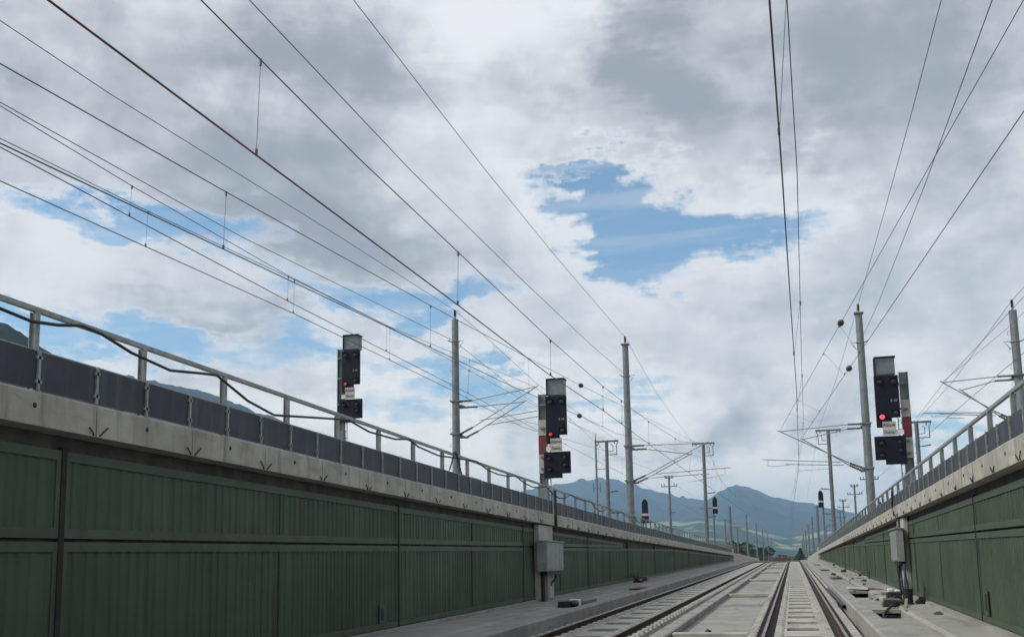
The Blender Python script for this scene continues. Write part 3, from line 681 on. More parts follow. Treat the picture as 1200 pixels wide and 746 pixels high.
for i, y in enumerate((250, 300, 355)):
    pin_mast(11.0, y, 1.8, 13.0, '%s far slim pole of the outer right line, tiny near the crest' % ordn[i].capitalize(), grp='far slim poles of the outer right line')

# ------------------------------------------------------------------ overhead wires
def poly(name, pts, r, m, parent=None, sag=0.0, n=12):
    P = []
    for a, b in zip(pts, pts[1:]):
        for k in range(n):
            f = k/n; q = [a[i]+(b[i]-a[i])*f for i in range(3)]; q[2] -= sag*4*f*(1-f); P.append(q)
    P.append(list(pts[-1]))
    return MB().tube(P, r, 6).build(name, m, parent, smooth=True)
def at(pts, y):
    for a, b in zip(pts, pts[1:]):
        if a[1] <= y <= b[1]:
            f = (y-a[1])/(b[1]-a[1]); return [a[i]+(b[i]-a[i])*f for i in range(3)]
    return list(pts[-1])
def catenary(label, mess, cont, drops, rc=0.010, rm=0.008, mc='wire', grp='overhead catenary wires'):
    t = thing('catenary_wire', label, 'overhead wire', (0, 0, 0), grp)
    poly('messenger_wire', mess, rm, 'wire', t, n=2); poly('contact_wire', cont, rc, mc, t, n=2)
    for y in drops:
        a, b = at(mess, y), at(cont, y-0.05)
        m = MB().tube([a, b], 0.0036, 5); cr_ = 0.008+0.0007*min(y, 16); m.tube([(a[0], a[1], a[2]+0.01), (a[0], a[1], a[2]-0.06)], cr_, 5); m.tube([(b[0], b[1], b[2]-0.005), (b[0], b[1], b[2]+0.06)], cr_, 5)
        m.build('dropper', 'wire', t)
    return t
catenary('reddish copper contact wire and thinner messenger crossing down from the top left corner',
    [(-4.6, 2.0, 7.15), (-4.65, 4.0, 6.8), (-4.7, 7.3, 6.53), (-4.7, 10.67, 6.42), (-4.7, 14.44, 6.39), (-4.7, 20.66, 6.33), (-4.7, 26.95, 6.37), (-4.7, 35.59, 6.60), (-4.6, 46, 7.0), (-4.2, 55, 7.93), (-4.4, 70, 7.0), (-4.3, 85, 7.0), (-4.2, 106, 8.2), (-4.2, 148, 8.0), (-4.2, 202, 8.3)],
    [(-4.65, 2.0, 5.44), (-4.7, 8.09, 5.51), (-4.7, 14.41, 5.55), (-4.7, 20.42, 5.55), (-4.7, 26.84, 5.70), (-4.7, 39.74, 5.84), (-4.62, 55, 5.99), (-4.2, 106, 6.4), (-4.2, 148, 6.7), (-4.2, 202, 6.8)],
    [8.35, 14.44, 20.66, 26.9, 30.0, 36, 44, 50, 62, 70, 78, 86, 94], 0.0095, 0.007, 'copper')
catenary('wire pair of the right track running nearly straight down from the top edge',
    [(0.16, 4.0, 7.1), (0.23, 9.47, 6.9), (0.27, 11.21, 6.85), (0.33, 13.7, 6.8), (0.38, 18, 6.80), (0.48, 27, 6.80), (0.66, 40, 7.15), (0.78, 52, 7.66), (0.4, 70, 6.95), (0.3, 85, 7.1), (0.2, 100, 8.1), (0.1, 160, 8.2), (0.1, 205, 8.3)],
    [(0.02, 3.0, 5.42), (0.05, 6.83, 5.45), (0.07, 8.17, 5.46), (0.1, 10.21, 5.5), (0.17, 16.0, 5.62), (0.3, 26.0, 5.8), (0.45, 45.0, 6.0), (0.49, 52.0, 6.09), (0.2, 100, 6.4), (0.1, 160, 6.8), (0.1, 205, 6.9)],
    [9.3, 21, 30, 44, 62, 70, 78, 86], 0.008, 0.006)
w6 = [(-8.1, 3, 6.85), (-8.1, 8.74, 7.17), (-8.1, 13.42, 7.38), (-8.1, 17.6, 7.59), (-8.1, 22.72, 7.86), (-8.1, 32.35, 8.42), (-8.1, 41.13, 8.97), (-8.1, 56.1, 9.99), (-8.3, 106, 13.4)]
w7 = [(-8.1, 3, 6.05), (-8.1, 8.8, 6.28), (-8.1, 17.62, 6.63), (-8.1, 29.22, 7.08), (-8.1, 40.6, 7.63), (-8.1, 49.44, 7.99), (-8.3, 106, 12.2)]
t = catenary('wire pair with two dark weights passing beside the left banded signal', w6, w7, [13.42, 22.7, 32.3, 46, 52], 0.009, 0.008)
def weight(parent, p, d):
    m = MB(); a = Vector(p); d = Vector(d).normalized()
    pts = [a+d*k*0.06 for k in range(-4, 5)]; rs = [0.02, 0.06, 0.085, 0.098, 0.102, 0.098, 0.085, 0.06, 0.02]
    m.tube(pts, rs, 12); m.build('line_insulator', 'insul', parent, smooth=True)
weight(t, at(w6, 41.1), (0, 1, 0.06)); weight(t, at(w7, 40.6), (0, 1, 0.04))
# mirrored pair on the right
ra = [(3.95, 13.2, 9.83), (3.7, 15.5, 9.69), (-0.30, 52, 8.03)]
rb = [(3.9, 14.0, 8.15), (3.7, 16.08, 8.23), (0.78, 52, 7.68)]
t = catenary('slanting wire pair with two dark weights from the upper right corner to the bracket arms', ra, rb, [33, 36.5, 44.5, 47.5], 0.009, 0.008)
weight(t, at(ra, 32.7), (-.11, 1, -0.04)); weight(t, at(rb, 35.35), (-.08, 1, -0.015))
catenary('inner of the two neighbouring wire pairs beyond the left railing',
    [(-12, 6, 9.5), (-12.0, 13.0, 9.14), (-12.0, 16.48, 9.05), (-12.0, 22.91, 9.02), (-12.0, 29.48, 9.21), (-12.0, 37.05, 9.7), (-11.5, 47, 10.1), (-12, 70, 9.2), (-12, 96, 10.2), (-12, 150, 10)],
    [(-12, 6, 8.46), (-12.0, 13.05, 8.46), (-12.0, 22.93, 8.36), (-12.0, 35.98, 8.38), (-12.0, 47, 8.33), (-12, 96, 8.3), (-12, 150, 8.3)], [16.47, 22.92, 29.5, 38, 56, 66, 76, 86])
catenary('outer and lowest wire pair beyond the left railing',
    [(-12.7, 6, 8.75), (-12.7, 13.8, 9.01), (-12.7, 18.1, 9.14), (-12.7, 24.65, 9.44), (-12.7, 31.74, 9.66), (-12.5, 47.98, 9.75), (-15.5, 96, 12.9)],
    [(-12.7, 6, 8.1), (-12.7, 13.85, 8.27), (-12.7, 24.47, 8.49), (-12.7, 38.07, 8.56), (-12.7, 49.03, 8.48), (-15.5, 96, 11.9)], [18.0, 24.6, 31.5, 40])
for lab, pts, r, sg_ in (
    ('feeder wire running to the ring bracket of the tall tapered left mast', [(-8.2, 2, 11.6), (-8.2, 14.16, 10.98), (-8.2, 21.63, 10.88), (-8.2, 31.82, 11.02), (-8.2, 43.27, 11.3), (-8.3, 54.9, 11.84)], 0.0095, 0),
    ('feeder wire over the top of the tall tapered left mast to the next one', [(-8.2, 2, 13.8), (-8.2, 18.37, 13.33), (-8.2, 27.99, 13.27), (-8.2, 37.12, 13.38), (-8.3, 55, 14.0), (-8.6, 70, 13.45), (-8.8, 85, 13.35), (-9.3, 106, 13.8), (-9.3, 202, 12.5)], 0.0095, 0),
    ('feeder wire to the top of the mast beyond the left railing', [(-15.5, 4, 13.4), (-15.5, 16.66, 13.17), (-15.5, 20.32, 13.21), (-15.5, 33.68, 13.75), (-15.5, 46.98, 14.18), (-15.5, 51.47, 14.02), (-15.5, 63.59, 13.35), (-15.6, 96, 13.3)], 0.0105, 0),
    ('lower feeder wire to the ring bracket of the mast beyond the left railing', [(-15.5, 4, 11.6), (-15.5, 16.79, 11.41), (-15.5, 26.44, 11.56), (-15.5, 33.7, 11.92), (-15.5, 46.9, 12.6), (-15.6, 62, 12.0), (-15.6, 96, 12.6)], 0.0105, 0),
    ('feeder wire from the top edge to the top of the tall right mast', [(3.7, 3, 13.7), (3.7, 22.16, 13.43), (3.7, 27.55, 13.42), (3.7, 36.22, 13.55), (3.75, 52.0, 14.05), (3.4, 70, 13.5), (2.9, 100, 13.8), (2.9, 205, 12.3)], 0.0095, 0),
    ('feeder wire ending at the ring bracket of the tall right mast', [(3.7, 3, 11.0), (3.7, 17.52, 10.80), (3.7, 26.68, 10.92), (3.7, 40.69, 11.4), (3.72, 51.9, 12.15)], 0.0095, 0),
    ('feeder wire over the top of the mast at the right frame edge', [(9.8, 20, 12.3), (9.85, 48, 12.74), (9.9, 66, 12.2), (10.2, 88, 12.6)], 0.011, 0),
    ('upper thin wire sloping left from the mast at the right frame edge', [(9.4, 36, 11.2), (9.7, 47.5, 11.6), (6.8, 48.3, 9.35)], 0.008, 0),
    ('messenger wire sloping behind the arms of the mast at the right frame edge', [(7.0, 30, 9.2), (6.85, 48, 9.32), (6.6, 70, 8.7), (6.4, 88, 9.4)], 0.008, 0),
    ('contact wire held by the arms of the mast at the right frame edge', [(7.2, 30, 7.8), (6.95, 48, 7.8), (6.6, 88, 7.9), (6.4, 140, 8.0)], 0.009, 0)):
    o = poly('feeder_wire', pts, r, 'wire', None, n=2)
    tag(o, lab, 'overhead wire', 'single overhead feeder wires')

# ------------------------------------------------------------------ signals
def text_mesh(txt, size, name, mt, parent, loc, ext=0.002):
    cu = bpy.data.curves.new(name, 'FONT'); cu.body = txt; cu.size = size; cu.extrude = ext; cu.align_x = 'CENTER'; cu.align_y = 'CENTER'
    to = bpy.data.objects.new(name, cu); COL.objects.link(to)
    bpy.context.view_layer.update()
    me = bpy.data.meshes.new_from_object(to.evaluated_get(bpy.context.evaluated_depsgraph_get()))
    me.transform(Matrix.Rotation(math.radians(90), 4, 'X'))
    bpy.data.objects.remove(to)
    me.materials.clear(); me.materials.append(M[mt])
    o = bpy.data.objects.new(name, me); COL.objects.link(o); o.parent = parent; o.location = loc
    return o
def lamp(parent, x, y, z, lit, r=0.10):
    m = MB().tube([(x, y, z), (x, y-0.05, z)], r, 16); o = m.build('lamp', 'signal', parent, smooth=False)
    m = MB(); m.ball((x, y-0.045, z), r*0.8, 0.03, r*0.8, 14, 8); m.build('lens', {0: 'lens', 1: 'redlens', 2: 'redlow'}[lit], o, smooth=True)
    m = MB()  # visor: half tube
    pts = []; n = 12
    for k in range(n+1):
        a = math.pi*(k/n); c, s_ = math.cos(a), math.sin(a)
        for rr in (r*1.05, r*1.18):
            pts.append((x+rr*c, y-0.002, z+rr*s_)); pts.append((x+rr*c, y-0.09*(0.4+0.6*s_)-0.01, z+rr*s_))
    fs = []
    for k in range(n):
        a, b = k*4, (k+1)*4
        fs += [(a, a+1, b+1, b), (a+2, b+2, b+3, a+3), (a+1, a+3, b+3, b+1)]
    m.add(pts, fs); m.build('visor', 'signal', o)
def main_signal(loc, side, label, lit, zoff=0.0, bare=False):
    """loc = base of the post on the ground; side = +1 boards right of the post; heights local, top of post 4.6 m above coping level"""
    t = thing('railway_signal', label, 'signal', loc, 'main signals with two black boards')
    s = side
    z = lambda v: v-loc[2]+zoff
    top = 7.5
    # post: lattice like H section with ladder rungs
    m = MB()
    m.box(-0.13, -0.105, -0.11, 0.11, 0, z(top)); m.box(0.105, 0.13, -0.11, 0.11, 0, z(top)); m.box(-0.105, 0.105, -0.012, 0.012, 0, z(top))
    m.build('post', 'mast', t)
    zz = z(top)-0.25
    for z0, z1, mm in ((6.62, 7.0, 'white'), (6.05, 6.6, 'white'), (5.42, 6.02, 'red'), (4.75, 5.4, 'white')):
        if mm == 'white' and z0 > 6.6: continue
        if bare: continue
        m = MB(); m.box(-0.135, 0.135, -0.135, -0.113, z(z0), z(z1)); m.build('marker_band', mm if mm == 'red' else 'plate', t)
    m = MB(); k = z(4.0)
    while k < z(top)-0.1:
        m.tube([(s*0.13, 0.02, k), (s*0.24, 0.02, k)], 0.012, 5); k += 0.28
    m.tube([(s*0.24, 0.02, z(3.7)), (s*0.24, 0.02, z(top)-0.1)], 0.016, 6); m.build('conduit', 'mast', t)
    # a flared foot
    m = MB(); m.add([(-0.2, -0.16, 0), (0.2, -0.16, 0), (0.2, 0.16, 0), (-0.2, 0.16, 0), (-0.14, -0.115, z(4.3)), (0.14, -0.115, z(4.3)), (0.14, 0.115, z(4.3)), (-0.14, 0.115, z(4.3))],
                     [(3, 2, 1, 0), (4, 5, 6, 7), (0, 1, 5, 4), (1, 2, 6, 5), (2, 3, 7, 6), (3, 0, 4, 7)]); m.build('foot', 'mast', t)
    xb = s*0.56    # centre of the boards
    # upper board
    m = MB(); a, b = xb-0.36, xb+0.36
    lowx = (a, a+0.26) if s > 0 else (a, a+0.30)
    m.box(a, b, -0.40, -0.28, z(6.02), z(7.36))
    m.box(a, xb+0.10, -0.40, -0.28, z(5.72), z(6.018))
    ub = m.build('upper_board', 'signal', t, bevel=0.012)
    for xx, q, l in ((a+0.16, 7.16, 0), (b-0.15, 7.16, 0), (a+0.17, 6.04, lit), (b-0.14, 6.16, 0)):
        lamp(ub, xx, -0.402, z(q), l, 0.08 if l == 2 else 0.10)
    text_mesh('E 10', 0.11, 'number_plate', 'plate', ub, (b-0.17, -0.405, z(6.55)))
    # housing on top
    m = MB(); hx0, hx1 = xb-0.29, xb+0.29
    m.box(hx0, hx1, -0.38, 0.02, z(7.40), z(7.93)); hb = m.build('housing', 'hood', t, bevel=0.01)
    m = MB(); m.box(hx0-0.03, hx1+0.03, -0.44, 0.03, z(7.932), z(7.97)); m.box(hx0-0.032, hx0-0.003, -0.43, 0.02, z(7.40), z(7.93)); m.build('rim', 'signal', hb)
    # sign plates
    m = MB(); m.box(xb-0.20, xb+0.20, -0.452, -0.44, z(5.45), z(5.66)); m.box(xb-0.20, xb+0.20, -0.452, -0.44, z(5.67), z(5.89)); sp = m.build('name_plate', 'plate', t)
    text_mesh('Abzw', 0.165, 'lettering', 'ink', sp, (xb-0.01, -0.455, z(5.78))); text_mesh('Stans', 0.15, 'lettering', 'ink', sp, (xb-0.01, -0.455, z(5.555)))
    m = MB(); m.box(xb-0.36, xb+0.16, -0.43, -0.415, z(5.47), z(5.62)) if s > 0 else m.box(xb-0.1, xb+0.42, -0.43, -0.415, z(5.47), z(5.62)); m.build('white_plate', 'white', t)
    # lower board with a stepped bottom edge
    m = MB(); a, b = xb-0.46, xb+0.46
    m.box(a, b, -0.41, -0.28, z(4.70), z(5.44))
    if s > 0: m.box(a, a+0.62, -0.41, -0.28, z(4.55), z(4.698))
    else: m.box(b-0.62, b, -0.41, -0.28, z(4.55), z(4.698))
    lb = m.build('lower_board', 'signal', t, bevel=0.012)
    pts_ = ((a+0.2, 5.22), (b-0.18, 5.24), (b-0.18, 4.98), (a+0.2, 4.84)) if not bare else ((a+0.2, 5.22), (b-0.18, 5.24), (b-0.18, 4.98))
    for xx, q in pts_: lamp(lb, xx, -0.412, z(q), 0, 0.085)
    # brackets
    m = MB()
    for q in (7.1, 6.3, 5.3, 4.9): m.box(min(0, s*0.7), max(0, s*0.7), -0.275, -0.215, z(q)-0.03, z(q)+0.03); m.box(-0.06, 0.06, -0.215, -0.115, z(q)-0.03, z(q)+0.03)
    m.build('bracket', 'mast', t)
    return t
main_signal((-8.12, 34.2, zgr(34)), 1, 'left wall signal with red and white banded post left of its black boards', 2)
main_signal((3.68, 34.2, zgr(34)), -1, 'right wall signal with red lamp brightly lit and banded post right of its boards', 1)
main_signal((-16.62, 36.2, 2.7), 1, 'leftmost signal above the railing, plain grey post, grey box on top of black boards', 2, zoff=2.62, bare=True)
m = None
def small_signal(loc, s, ztop, label, arms, sc=1.0):
    t = thing('small_signal', label, 'signal', loc, 'distant signals with rounded tops')
    z = ztop-loc[2]
    MB().tube([(0, 0, 0), (0, 0, z-0.3)], 0.10, 8).build('post', 'mastd', t)
    xb = s*0.32*sc
    m = MB(); prof = [(-0.36, 0), (0.36, 0), (0.36, 1.25), (0.27, 1.45), (0.17, 1.5), (0.17, 1.66), (-0.17, 1.66), (-0.17, 1.5), (-0.27, 1.45), (-0.36, 1.25)]
    n = len(prof)
    vs = [(xb+a*sc, yy, z-1.66*sc+b*sc) for yy in (-0.35, -0.22) for a, b in prof]
    m.add(vs, [(i, (i+1) % n, n+(i+1) % n, n+i) for i in range(n)] + [tuple(range(n))[::-1], tuple(range(n, 2*n))])
    ub = m.build('upper_board', 'signal', t)
    for dx, dz in ((-0.16, 1.0), (0.16, 0.3)):
        q = MB().tube([(xb+dx*sc, -0.352, z-1.66*sc+dz*sc), (xb+dx*sc, -0.40, z-1.66*sc+dz*sc)], 0.10*sc, 10); q.build('lamp', 'lens', ub)
    MB().box(xb-0.4*sc, xb+0.4*sc, -0.34, -0.30, z-1.95*sc, z-1.69*sc).build('white_plate', 'plate', t)
    m = MB(); m.box(xb-0.42*sc, xb+0.42*sc, -0.35, -0.22, z-2.8*sc, z-1.97*sc); m.build('lower_board', 'signal', t)
    MB().box(min(0, xb), max(0, xb), -0.215, -0.10, z-1.2*sc, z-1.1*sc).build('bracket', 'mastd', t)
    return t
small_signal((-17.0, 122, 2.5), 1, 9.2, 'distant signal just above the left railing, right of the tall tapered mast', 1)
small_signal((-9.0, 126, zgr(126)), 1, 9.45, 'distant signal on a thin post right of the left crossbeam mast', 1, 0.72)
small_signal((3.75, 128, zgr(128)), -1, 9.9, 'distant signal on a thin post left of the right crossbeam mast', -1, 0.72)

# ------------------------------------------------------------------ cabinets on the walls with their pipes and cables
def cabinet(loc, s, ya, yb, za, zb, label):
    t = thing('switch_cabinet', label, 'cabinet', loc, 'grey cabinets hung on the walls')
    L = lambda y: y-loc[1]; Z = lambda z: z-loc[2]
    de = 0.48 if s > 0 else 0.36
    x0, x1 = sorted((s*0.175, s*de))
    m = MB().box(x0, x1, L(ya), L(yb), Z(za), Z(zb)); m.build('body', 'box', t, bevel=0.015)
    n = 4
    for k in range(n):
        a = L(ya)+0.03+(yb-ya-0.06)*k/n; b = a+(yb-ya-0.06)/n-0.02
        p, q = sorted((s*(de+0.002), s*(de+0.025))); m = MB().box(p, q, a, b, Z(za)+0.03, Z(zb)-0.05); d = m.build('door', 'box', t, bevel=0.006)
        p, q = sorted((s*(de+0.026), s*(de+0.04))); MB().box(p, q, b-0.06, b-0.03, Z(zb)-0.15, Z(zb)-0.09).build('lock', 'plate', d); MB().box(p, q, b-0.06, b-0.03, Z(za)+0.12, Z(za)+0.18).build('lock', 'plate', d)
    p, q = sorted((s*0.15, s*(de+0.05))); MB().box(p, q, L(ya)-0.03, L(yb)+0.03, Z(zb)+0.002, Z(zb)+0.035).build('lid', 'box', t)
    p, q = sorted((s*0.2, s*(de-0.04))); MB().box(p, q, L(ya)+0.3, L(yb)-0.2, Z(za)-0.10, Z(za)-0.002).build('cable_gland_plate', 'rubber', t)
    return t, L, Z
t, L, Z = cabinet((XL, 32.3, base(32.3)), 1, 31.1, 33.5, 1.44, 2.36, 'grey metal cabinet hung on the pale strip of the left wall')
b0 = base(31)
m = MB().tube([(0.24, L(31.6), Z(1.4)), (0.24, L(31.6), Z(b0+0.02))], 0.06, 8); m.build('pipe', 'rubber', t)
m = MB().box(0.19, 0.30, L(32.0), L(32.3), Z(b0+0.01), Z(1.36)); m.build('cable_duct', 'box', t)
m = MB().tube([(0.30, L(33.1), Z(1.4)), (0.34, L(33.0), Z(1.22)), (0.22, L(32.9), Z(1.06)), (0.2, L(32.9), Z(0.98))], 0.03, 6); m.build('cable', 'rubber', t)
m = MB().tube([(0.05, L(33.6), Z(2.5)), (0.10, L(33.65), Z(2.66)), (0.12, L(33.65), Z(2.2)), (0.06, L(33.65), Z(2.1))], 0.05, 8)
m.tube([(0.05, L(33.65), Z(2.95)), (0.05, L(33.65), Z(b0+0.1))], 0.055, 8); m.build('pipe', 'rubber', t)
t, L, Z = cabinet((XR, 33.2, base(33)), -1, 32.2, 34.2, 1.55, 2.50, 'grey metal cabinet on the right wall with thick dark cables below')
m = MB()
for i in range(3): m.tube([(-0.20-0.06*i, L(32.5+0.2*i), Z(1.52)), (-0.22-0.07*i, L(32.3+0.2*i), Z(1.0)), (-0.25-0.06*i, L(31.9+0.1*i), Z(b0+0.2))], 0.035, 8)
m.build('cable', 'rubber', t)
m = MB().tube([(-0.20, L(34.0), Z(1.5)), (-0.20, L(34.0), Z(b0))], 0.06, 8); m.build('pipe', 'rubber', t)
m = MB().tube([(-0.25, L(33.9), Z(3.72)), (-0.28, L(33.9), Z(3.3)), (-0.26, L(33.8), Z(2.98)), (-0.15, L(33.6), Z(2.84)), (-0.18, L(33.4), Z(2.48))], 0.035, 8); m.build('cable', 'rubber', t)
o = MB().tube([(CL+0.03, 33.4, 4.1), (CL+0.04, 33.42, zl(33)), (CL+0.05, 33.42, 2.95), (CL-0.1, 33.4, 2.8)], 0.05, 8).build('cable', 'rubber')
tag(o, 'short thick black cable dropping over the left coping beside the signal', 'cable')

# black cable hung along the left railing
pts = [(0, 2.0, 4.30), (0, 4.5, 4.10), (0, 6.5, 4.42), (0, 8.22, 4.29), (0, 8.81, 4.25), (0, 9.21, 4.30), (0, 9.59, 4.38), (0, 9.94, 4.36), (0, 10.51, 4.25), (0, 11.32, 4.18), (0, 12.12, 4.28), (0, 12.42, 4.31), (0, 13.28, 4.08), (0, 14.07, 3.98),
       (0, 15.56, 4.14), (0, 16.81, 4.27), (0, 17.75, 4.17), (0, 19.07, 4.18), (0, 19.84, 4.27), (0, 20.41, 4.17), (0, 21.68, 4.11), (0, 23.72, 4.21), (0, 24.6, 4.25)]
y = 24.6; z = 4.25
while y < 68:
    for f, d in ((0.25, 0.16), (0.5, 0.22), (0.75, 0.16), (1.0, 0.0)): pts.append((0, y+3.8*f, zl(y+3.8*f)+0.84-d*(0.8+0.5*math.sin(y))))
    y += 3.8
P = []
for a, b in zip(pts, pts[1:]):
    for k in range(3): P.append((CL+0.02, a[1]+(b[1]-a[1])*k/3, a[2]+(b[2]-a[2])*k/3))
o = MB().tube(P, 0.019, 8).build('cable', 'rubber', smooth=True)
tag(o, 'thick black cable drooping in loops along the left railing', 'cable')
# small tripod frame leaning on the left railing
t = thing('strut_frame', 'small dark A shaped strut frame on the left railing', 'frame', (CL+0.06, 22.8, zl(22.8)))
for a, b in (((0, -0.45, 0.45), (0, -0.05, 0.9)), ((0, 0.45, 0.42), (0, 0.05, 0.9)), ((0.12, 0.0, 0.42), (0, 0.0, 0.92))):
    MB().tube([a, b], 0.018, 6).build('leg', 'rubber', t)
MB().tube([(0, -0.1, 0.86), (0, 0.1, 0.86)], 0.035, 6).build('joint', 'rubber', t)

# ------------------------------------------------------------------ cable trough with lids on the right
t = thing('cable_trough', 'concrete cable trough beside the right walkway with some lids off', 'cable trough', (2.08, 0, 0))
m = MB().extrude([(-0.355, -0.342), (0.335, -0.342), (0.335, -0.30), (-0.355, -0.30)], [(y, zr(y)) for y in STY if y <= 146]); m.build('trough_bed', 'brownc', t)
openr = [(23.8, 27.0), (33.2, 37.4), (53.0, 57.0), (72.0, 77.0), (96, 101)]
y = -7.0
while y < 136:
    if not any(a-1.0 < y < b-0.6 for a, b in openr):
        m = MB().extrude([(-0.35, 0.03), (0.33, 0.03), (0.33, 0.10), (0.31, 0.115), (-0.33, 0.115), (-0.35, 0.10)], [(y+0.01, zr(y+0.01)), (y+1.59, zr(y+1.59))])
        m.build('lid', 'floor', t)
    y += 1.6
def slab_thing(name, label, cat, c, size, rot, mt, grp=None):
    m = MB(); a, b, d = size
    m.box(-a/2, a/2, -b/2, b/2, 0, d)
    o = m.build(name, mt, bevel=0.01); o.location = c; o.rotation_euler = rot
    return tag(o, label, cat, grp)
slab_thing('trough_lid', 'concrete trough lid propped on its edge next to the open dark pit', 'trough lid', (2.30, 27.9, zr(28)+0.12), (0.45, 0.09, 0.22), (0.5, 0.06, 0.35), 'brownc', 'loose trough lids')
slab_thing('trough_lid', 'concrete trough lid lying askew across the farther open pit', 'trough lid', (2.35, 38.6, zr(38)+0.13), (0.62, 1.4, 0.08), (0, 0.1, 0.5), 'slab', 'loose trough lids')
slab_thing('trough_lid', 'concrete trough lid lying on the walkway between the two open pits', 'trough lid', (2.75, 34.6, zr(34)+0.155), (0.6, 1.3, 0.08), (0, 0, 0.15), 'slab', 'loose trough lids')
# rubble and cable ends in the pit
def coil(mb, c, r, turns, w):
    pts = []
    for k in range(int(turns*14)):
        a = k*2*math.pi/14; pts.append((c[0]+r*math.cos(a)*(1+0.1*math.sin(k)), c[1]+r*math.sin(a), c[2]+0.02*k/14+0.03*math.sin(3*a)))
    mb.tube(pts, w, 6)
m = MB(); coil(m, (2.15, 26.6, zr(26)-0.1), 0.25, 3, 0.03); m.tube([(1.9, 25.2, zr(25)-0.2), (2.0, 26.2, zr(26)+0.05), (2.3, 27.3, zr(27)+0.2), (2.7, 28.6, zr(28)+0.2)], 0.035, 6)
tag(m.build('cable_coil', 'rubber', smooth=True), 'tangle of black cable in the nearest open pit', 'cable')
# junction drum with strap
t = thing('cable_drum', 'black cylindrical cable box standing on the right walkway under the cabinet', 'cable box', (2.78, 28.4, base(28.4)))
m = MB().tube([(0, 0, 0), (0, 0, 0.04), (0, 0, 0.05), (0, 0, 0.36), (0, 0, 0.40)], [0.15, 0.15, 0.125, 0.12, 0.135], 16); m.build('body', 'rubber', t)
m = MB().tube([(0.02, 0.1, 0.35), (0.04, 0.7, 0.75), (0.1, 1.4, 1.0)], 0.035, 8); m.build('hose', 'rubber', t)
m = MB(); b_ = [(2.72, 28.2, base(28)+0.16), (2.62, 27.4, base(27)+0.05), (2.5, 26.4, base(26)+0.015), (2.47, 25.6, base(25.6)+0.01)]
for a, b in zip(b_, b_[1:]): m.bar(a, b, 0.07, 0.015)
tag(m.build('strap', 'yellow'), 'yellowish strap trailing from the black cable box to the trough edge', 'strap')
# junk crates
t = thing('equipment_case', 'dark equipment case with white top piled beside the right cabinet', 'case', (2.62, 30.3, base(30)))
MB().box(-0.2, 0.18, -0.25, 0.25, 0.0, 0.24).build('case', 'rubber', t, bevel=0.02)
m = MB(); m.box(-0.17, -0.03, -0.2, 0.1, 0.242, 0.35); m.box(0.0, 0.15, -0.2, 0.2, 0.242, 0.31); m.build('bundle', 'white', t, bevel=0.03)
m = MB(); coil(m, (0.0, -0.38, 0.10), 0.13, 2, 0.02); m.build('cable', 'rubber', t)
# black pipes lying by the kerb
for i, (pp, r, lb) in enumerate((([(1.30, 30.6, -0.02), (1.28, 33, 0.0), (1.27, 37, -0.01), (1.25, 43, 0.0)], 0.055, 'thick dark plastic pipe with open end lying beside the right kerb'),
                            ([(1.17+0.0, 31.5, -0.07), (1.20, 34, -0.03), (1.19, 38, -0.07), (1.22, 42, -0.04)], 0.022, 'thin dark hose lying alongside the thick pipe by the right kerb'))):
    P = [(x, y, zr(y)+z) for x, y, z in pp]
    m = MB().tube(P, r, 14, cap=False)
    if i == 0:
        m.tube(P, r*0.88, 14, cap=False)
    tag(m.build('pipe', 'rubber' if i == 0 else 'hood', smooth=True), lb, 'pipe')
m = MB(); m.tube([(1.32, 44, zr(44)-0.04), (1.30, 60, zr(60)-0.02), (1.3, 80, zr(80)-0.03), (1.31, 104, zr(104)-0.03)], 0.035, 8)
tag(m.build('pipe', 'plate', smooth=True), 'pale thin conduit running along the foot of the right kerb into the distance', 'pipe')
# left equipment on the walkway
t = thing('equipment_case', 'grey flat case and dark bundles lying on the left walkway by the kerb', 'case', (-6.25, 29.6, base(29.6)-0.04))
MB().box(-0.26, 0.26, 0.3, 2.4, 0.0, 0.16).build('case', 'hood', t, bevel=0.02)
m = MB(); m.box(-0.28, 0.05, -0.75, -0.15, 0.0, 0.16); m.ball((0.12, -0.3, 0.09), 0.12, 0.3, 0.10); m.build('bundle', 'rubber', t)
m = MB(); m.box(-0.1, 0.2, -0.1, 0.25, 0.0, 0.2); m.build('bundle', 'white', t, bevel=0.03)
slab_thing('trough_lid', 'dark square cover plate lying on the left walkway beyond the cabinet', 'cover plate', (-6.2, 42.6, base(42)-0.03), (0.5, 2.2, 0.05), (0, 0, 0.0), 'brown')
# debris
def rag(c, r, h, label, mt, seed):
    rn = random.Random(seed); m = MB(); m.ball((0, 0, h*0.3), r, r*1.4, h, 12, 7)
    m.v = [(x*(1+rn.uniform(-.3, .3)), y*(1+rn.uniform(-.3, .3)), max(0.003, z*(1+rn.uniform(-.5, .5)))) for x, y, z in m.v]
    o = m.build('rubble_lump', mt); o.location = c
    tag(o, label, 'debris', 'small lumps of rubble')
rag((-1.95, 24.0, zr(24)-0.258), 0.09, 0.07, 'dark crumpled lump lying on the sunken floor between the tracks', 'rubber', 1)
rag((2.95, 24.1, base(24)+0.012), 0.09, 0.04, 'brown flat lump on the right walkway nearest the camera', 'brown', 2)
rag((3.12, 28.6, base(28.6)+0.012), 0.13, 0.10, 'dark lump at the foot of the right wall near the black cable box', 'rubber', 3)
rag((2.9, 47.5, base(47)+0.012), 0.11, 0.06, 'small dark lump on the right walkway past the cabinet', 'brown', 4)
rag((2.9, 66, base(66)+0.012), 0.16, 0.12, 'small dark lump far along the right walkway', 'brown', 5)
rag((2.1, 60, base(60)-0.02), 0.12, 0.10, 'brown lump on the trough edge far along the right walkway', 'brown', 6)
rag((-7.4, 53, base(53)+0.012), 0.16, 0.12, 'dark lump at the foot of the left wall', 'rubber', 7)
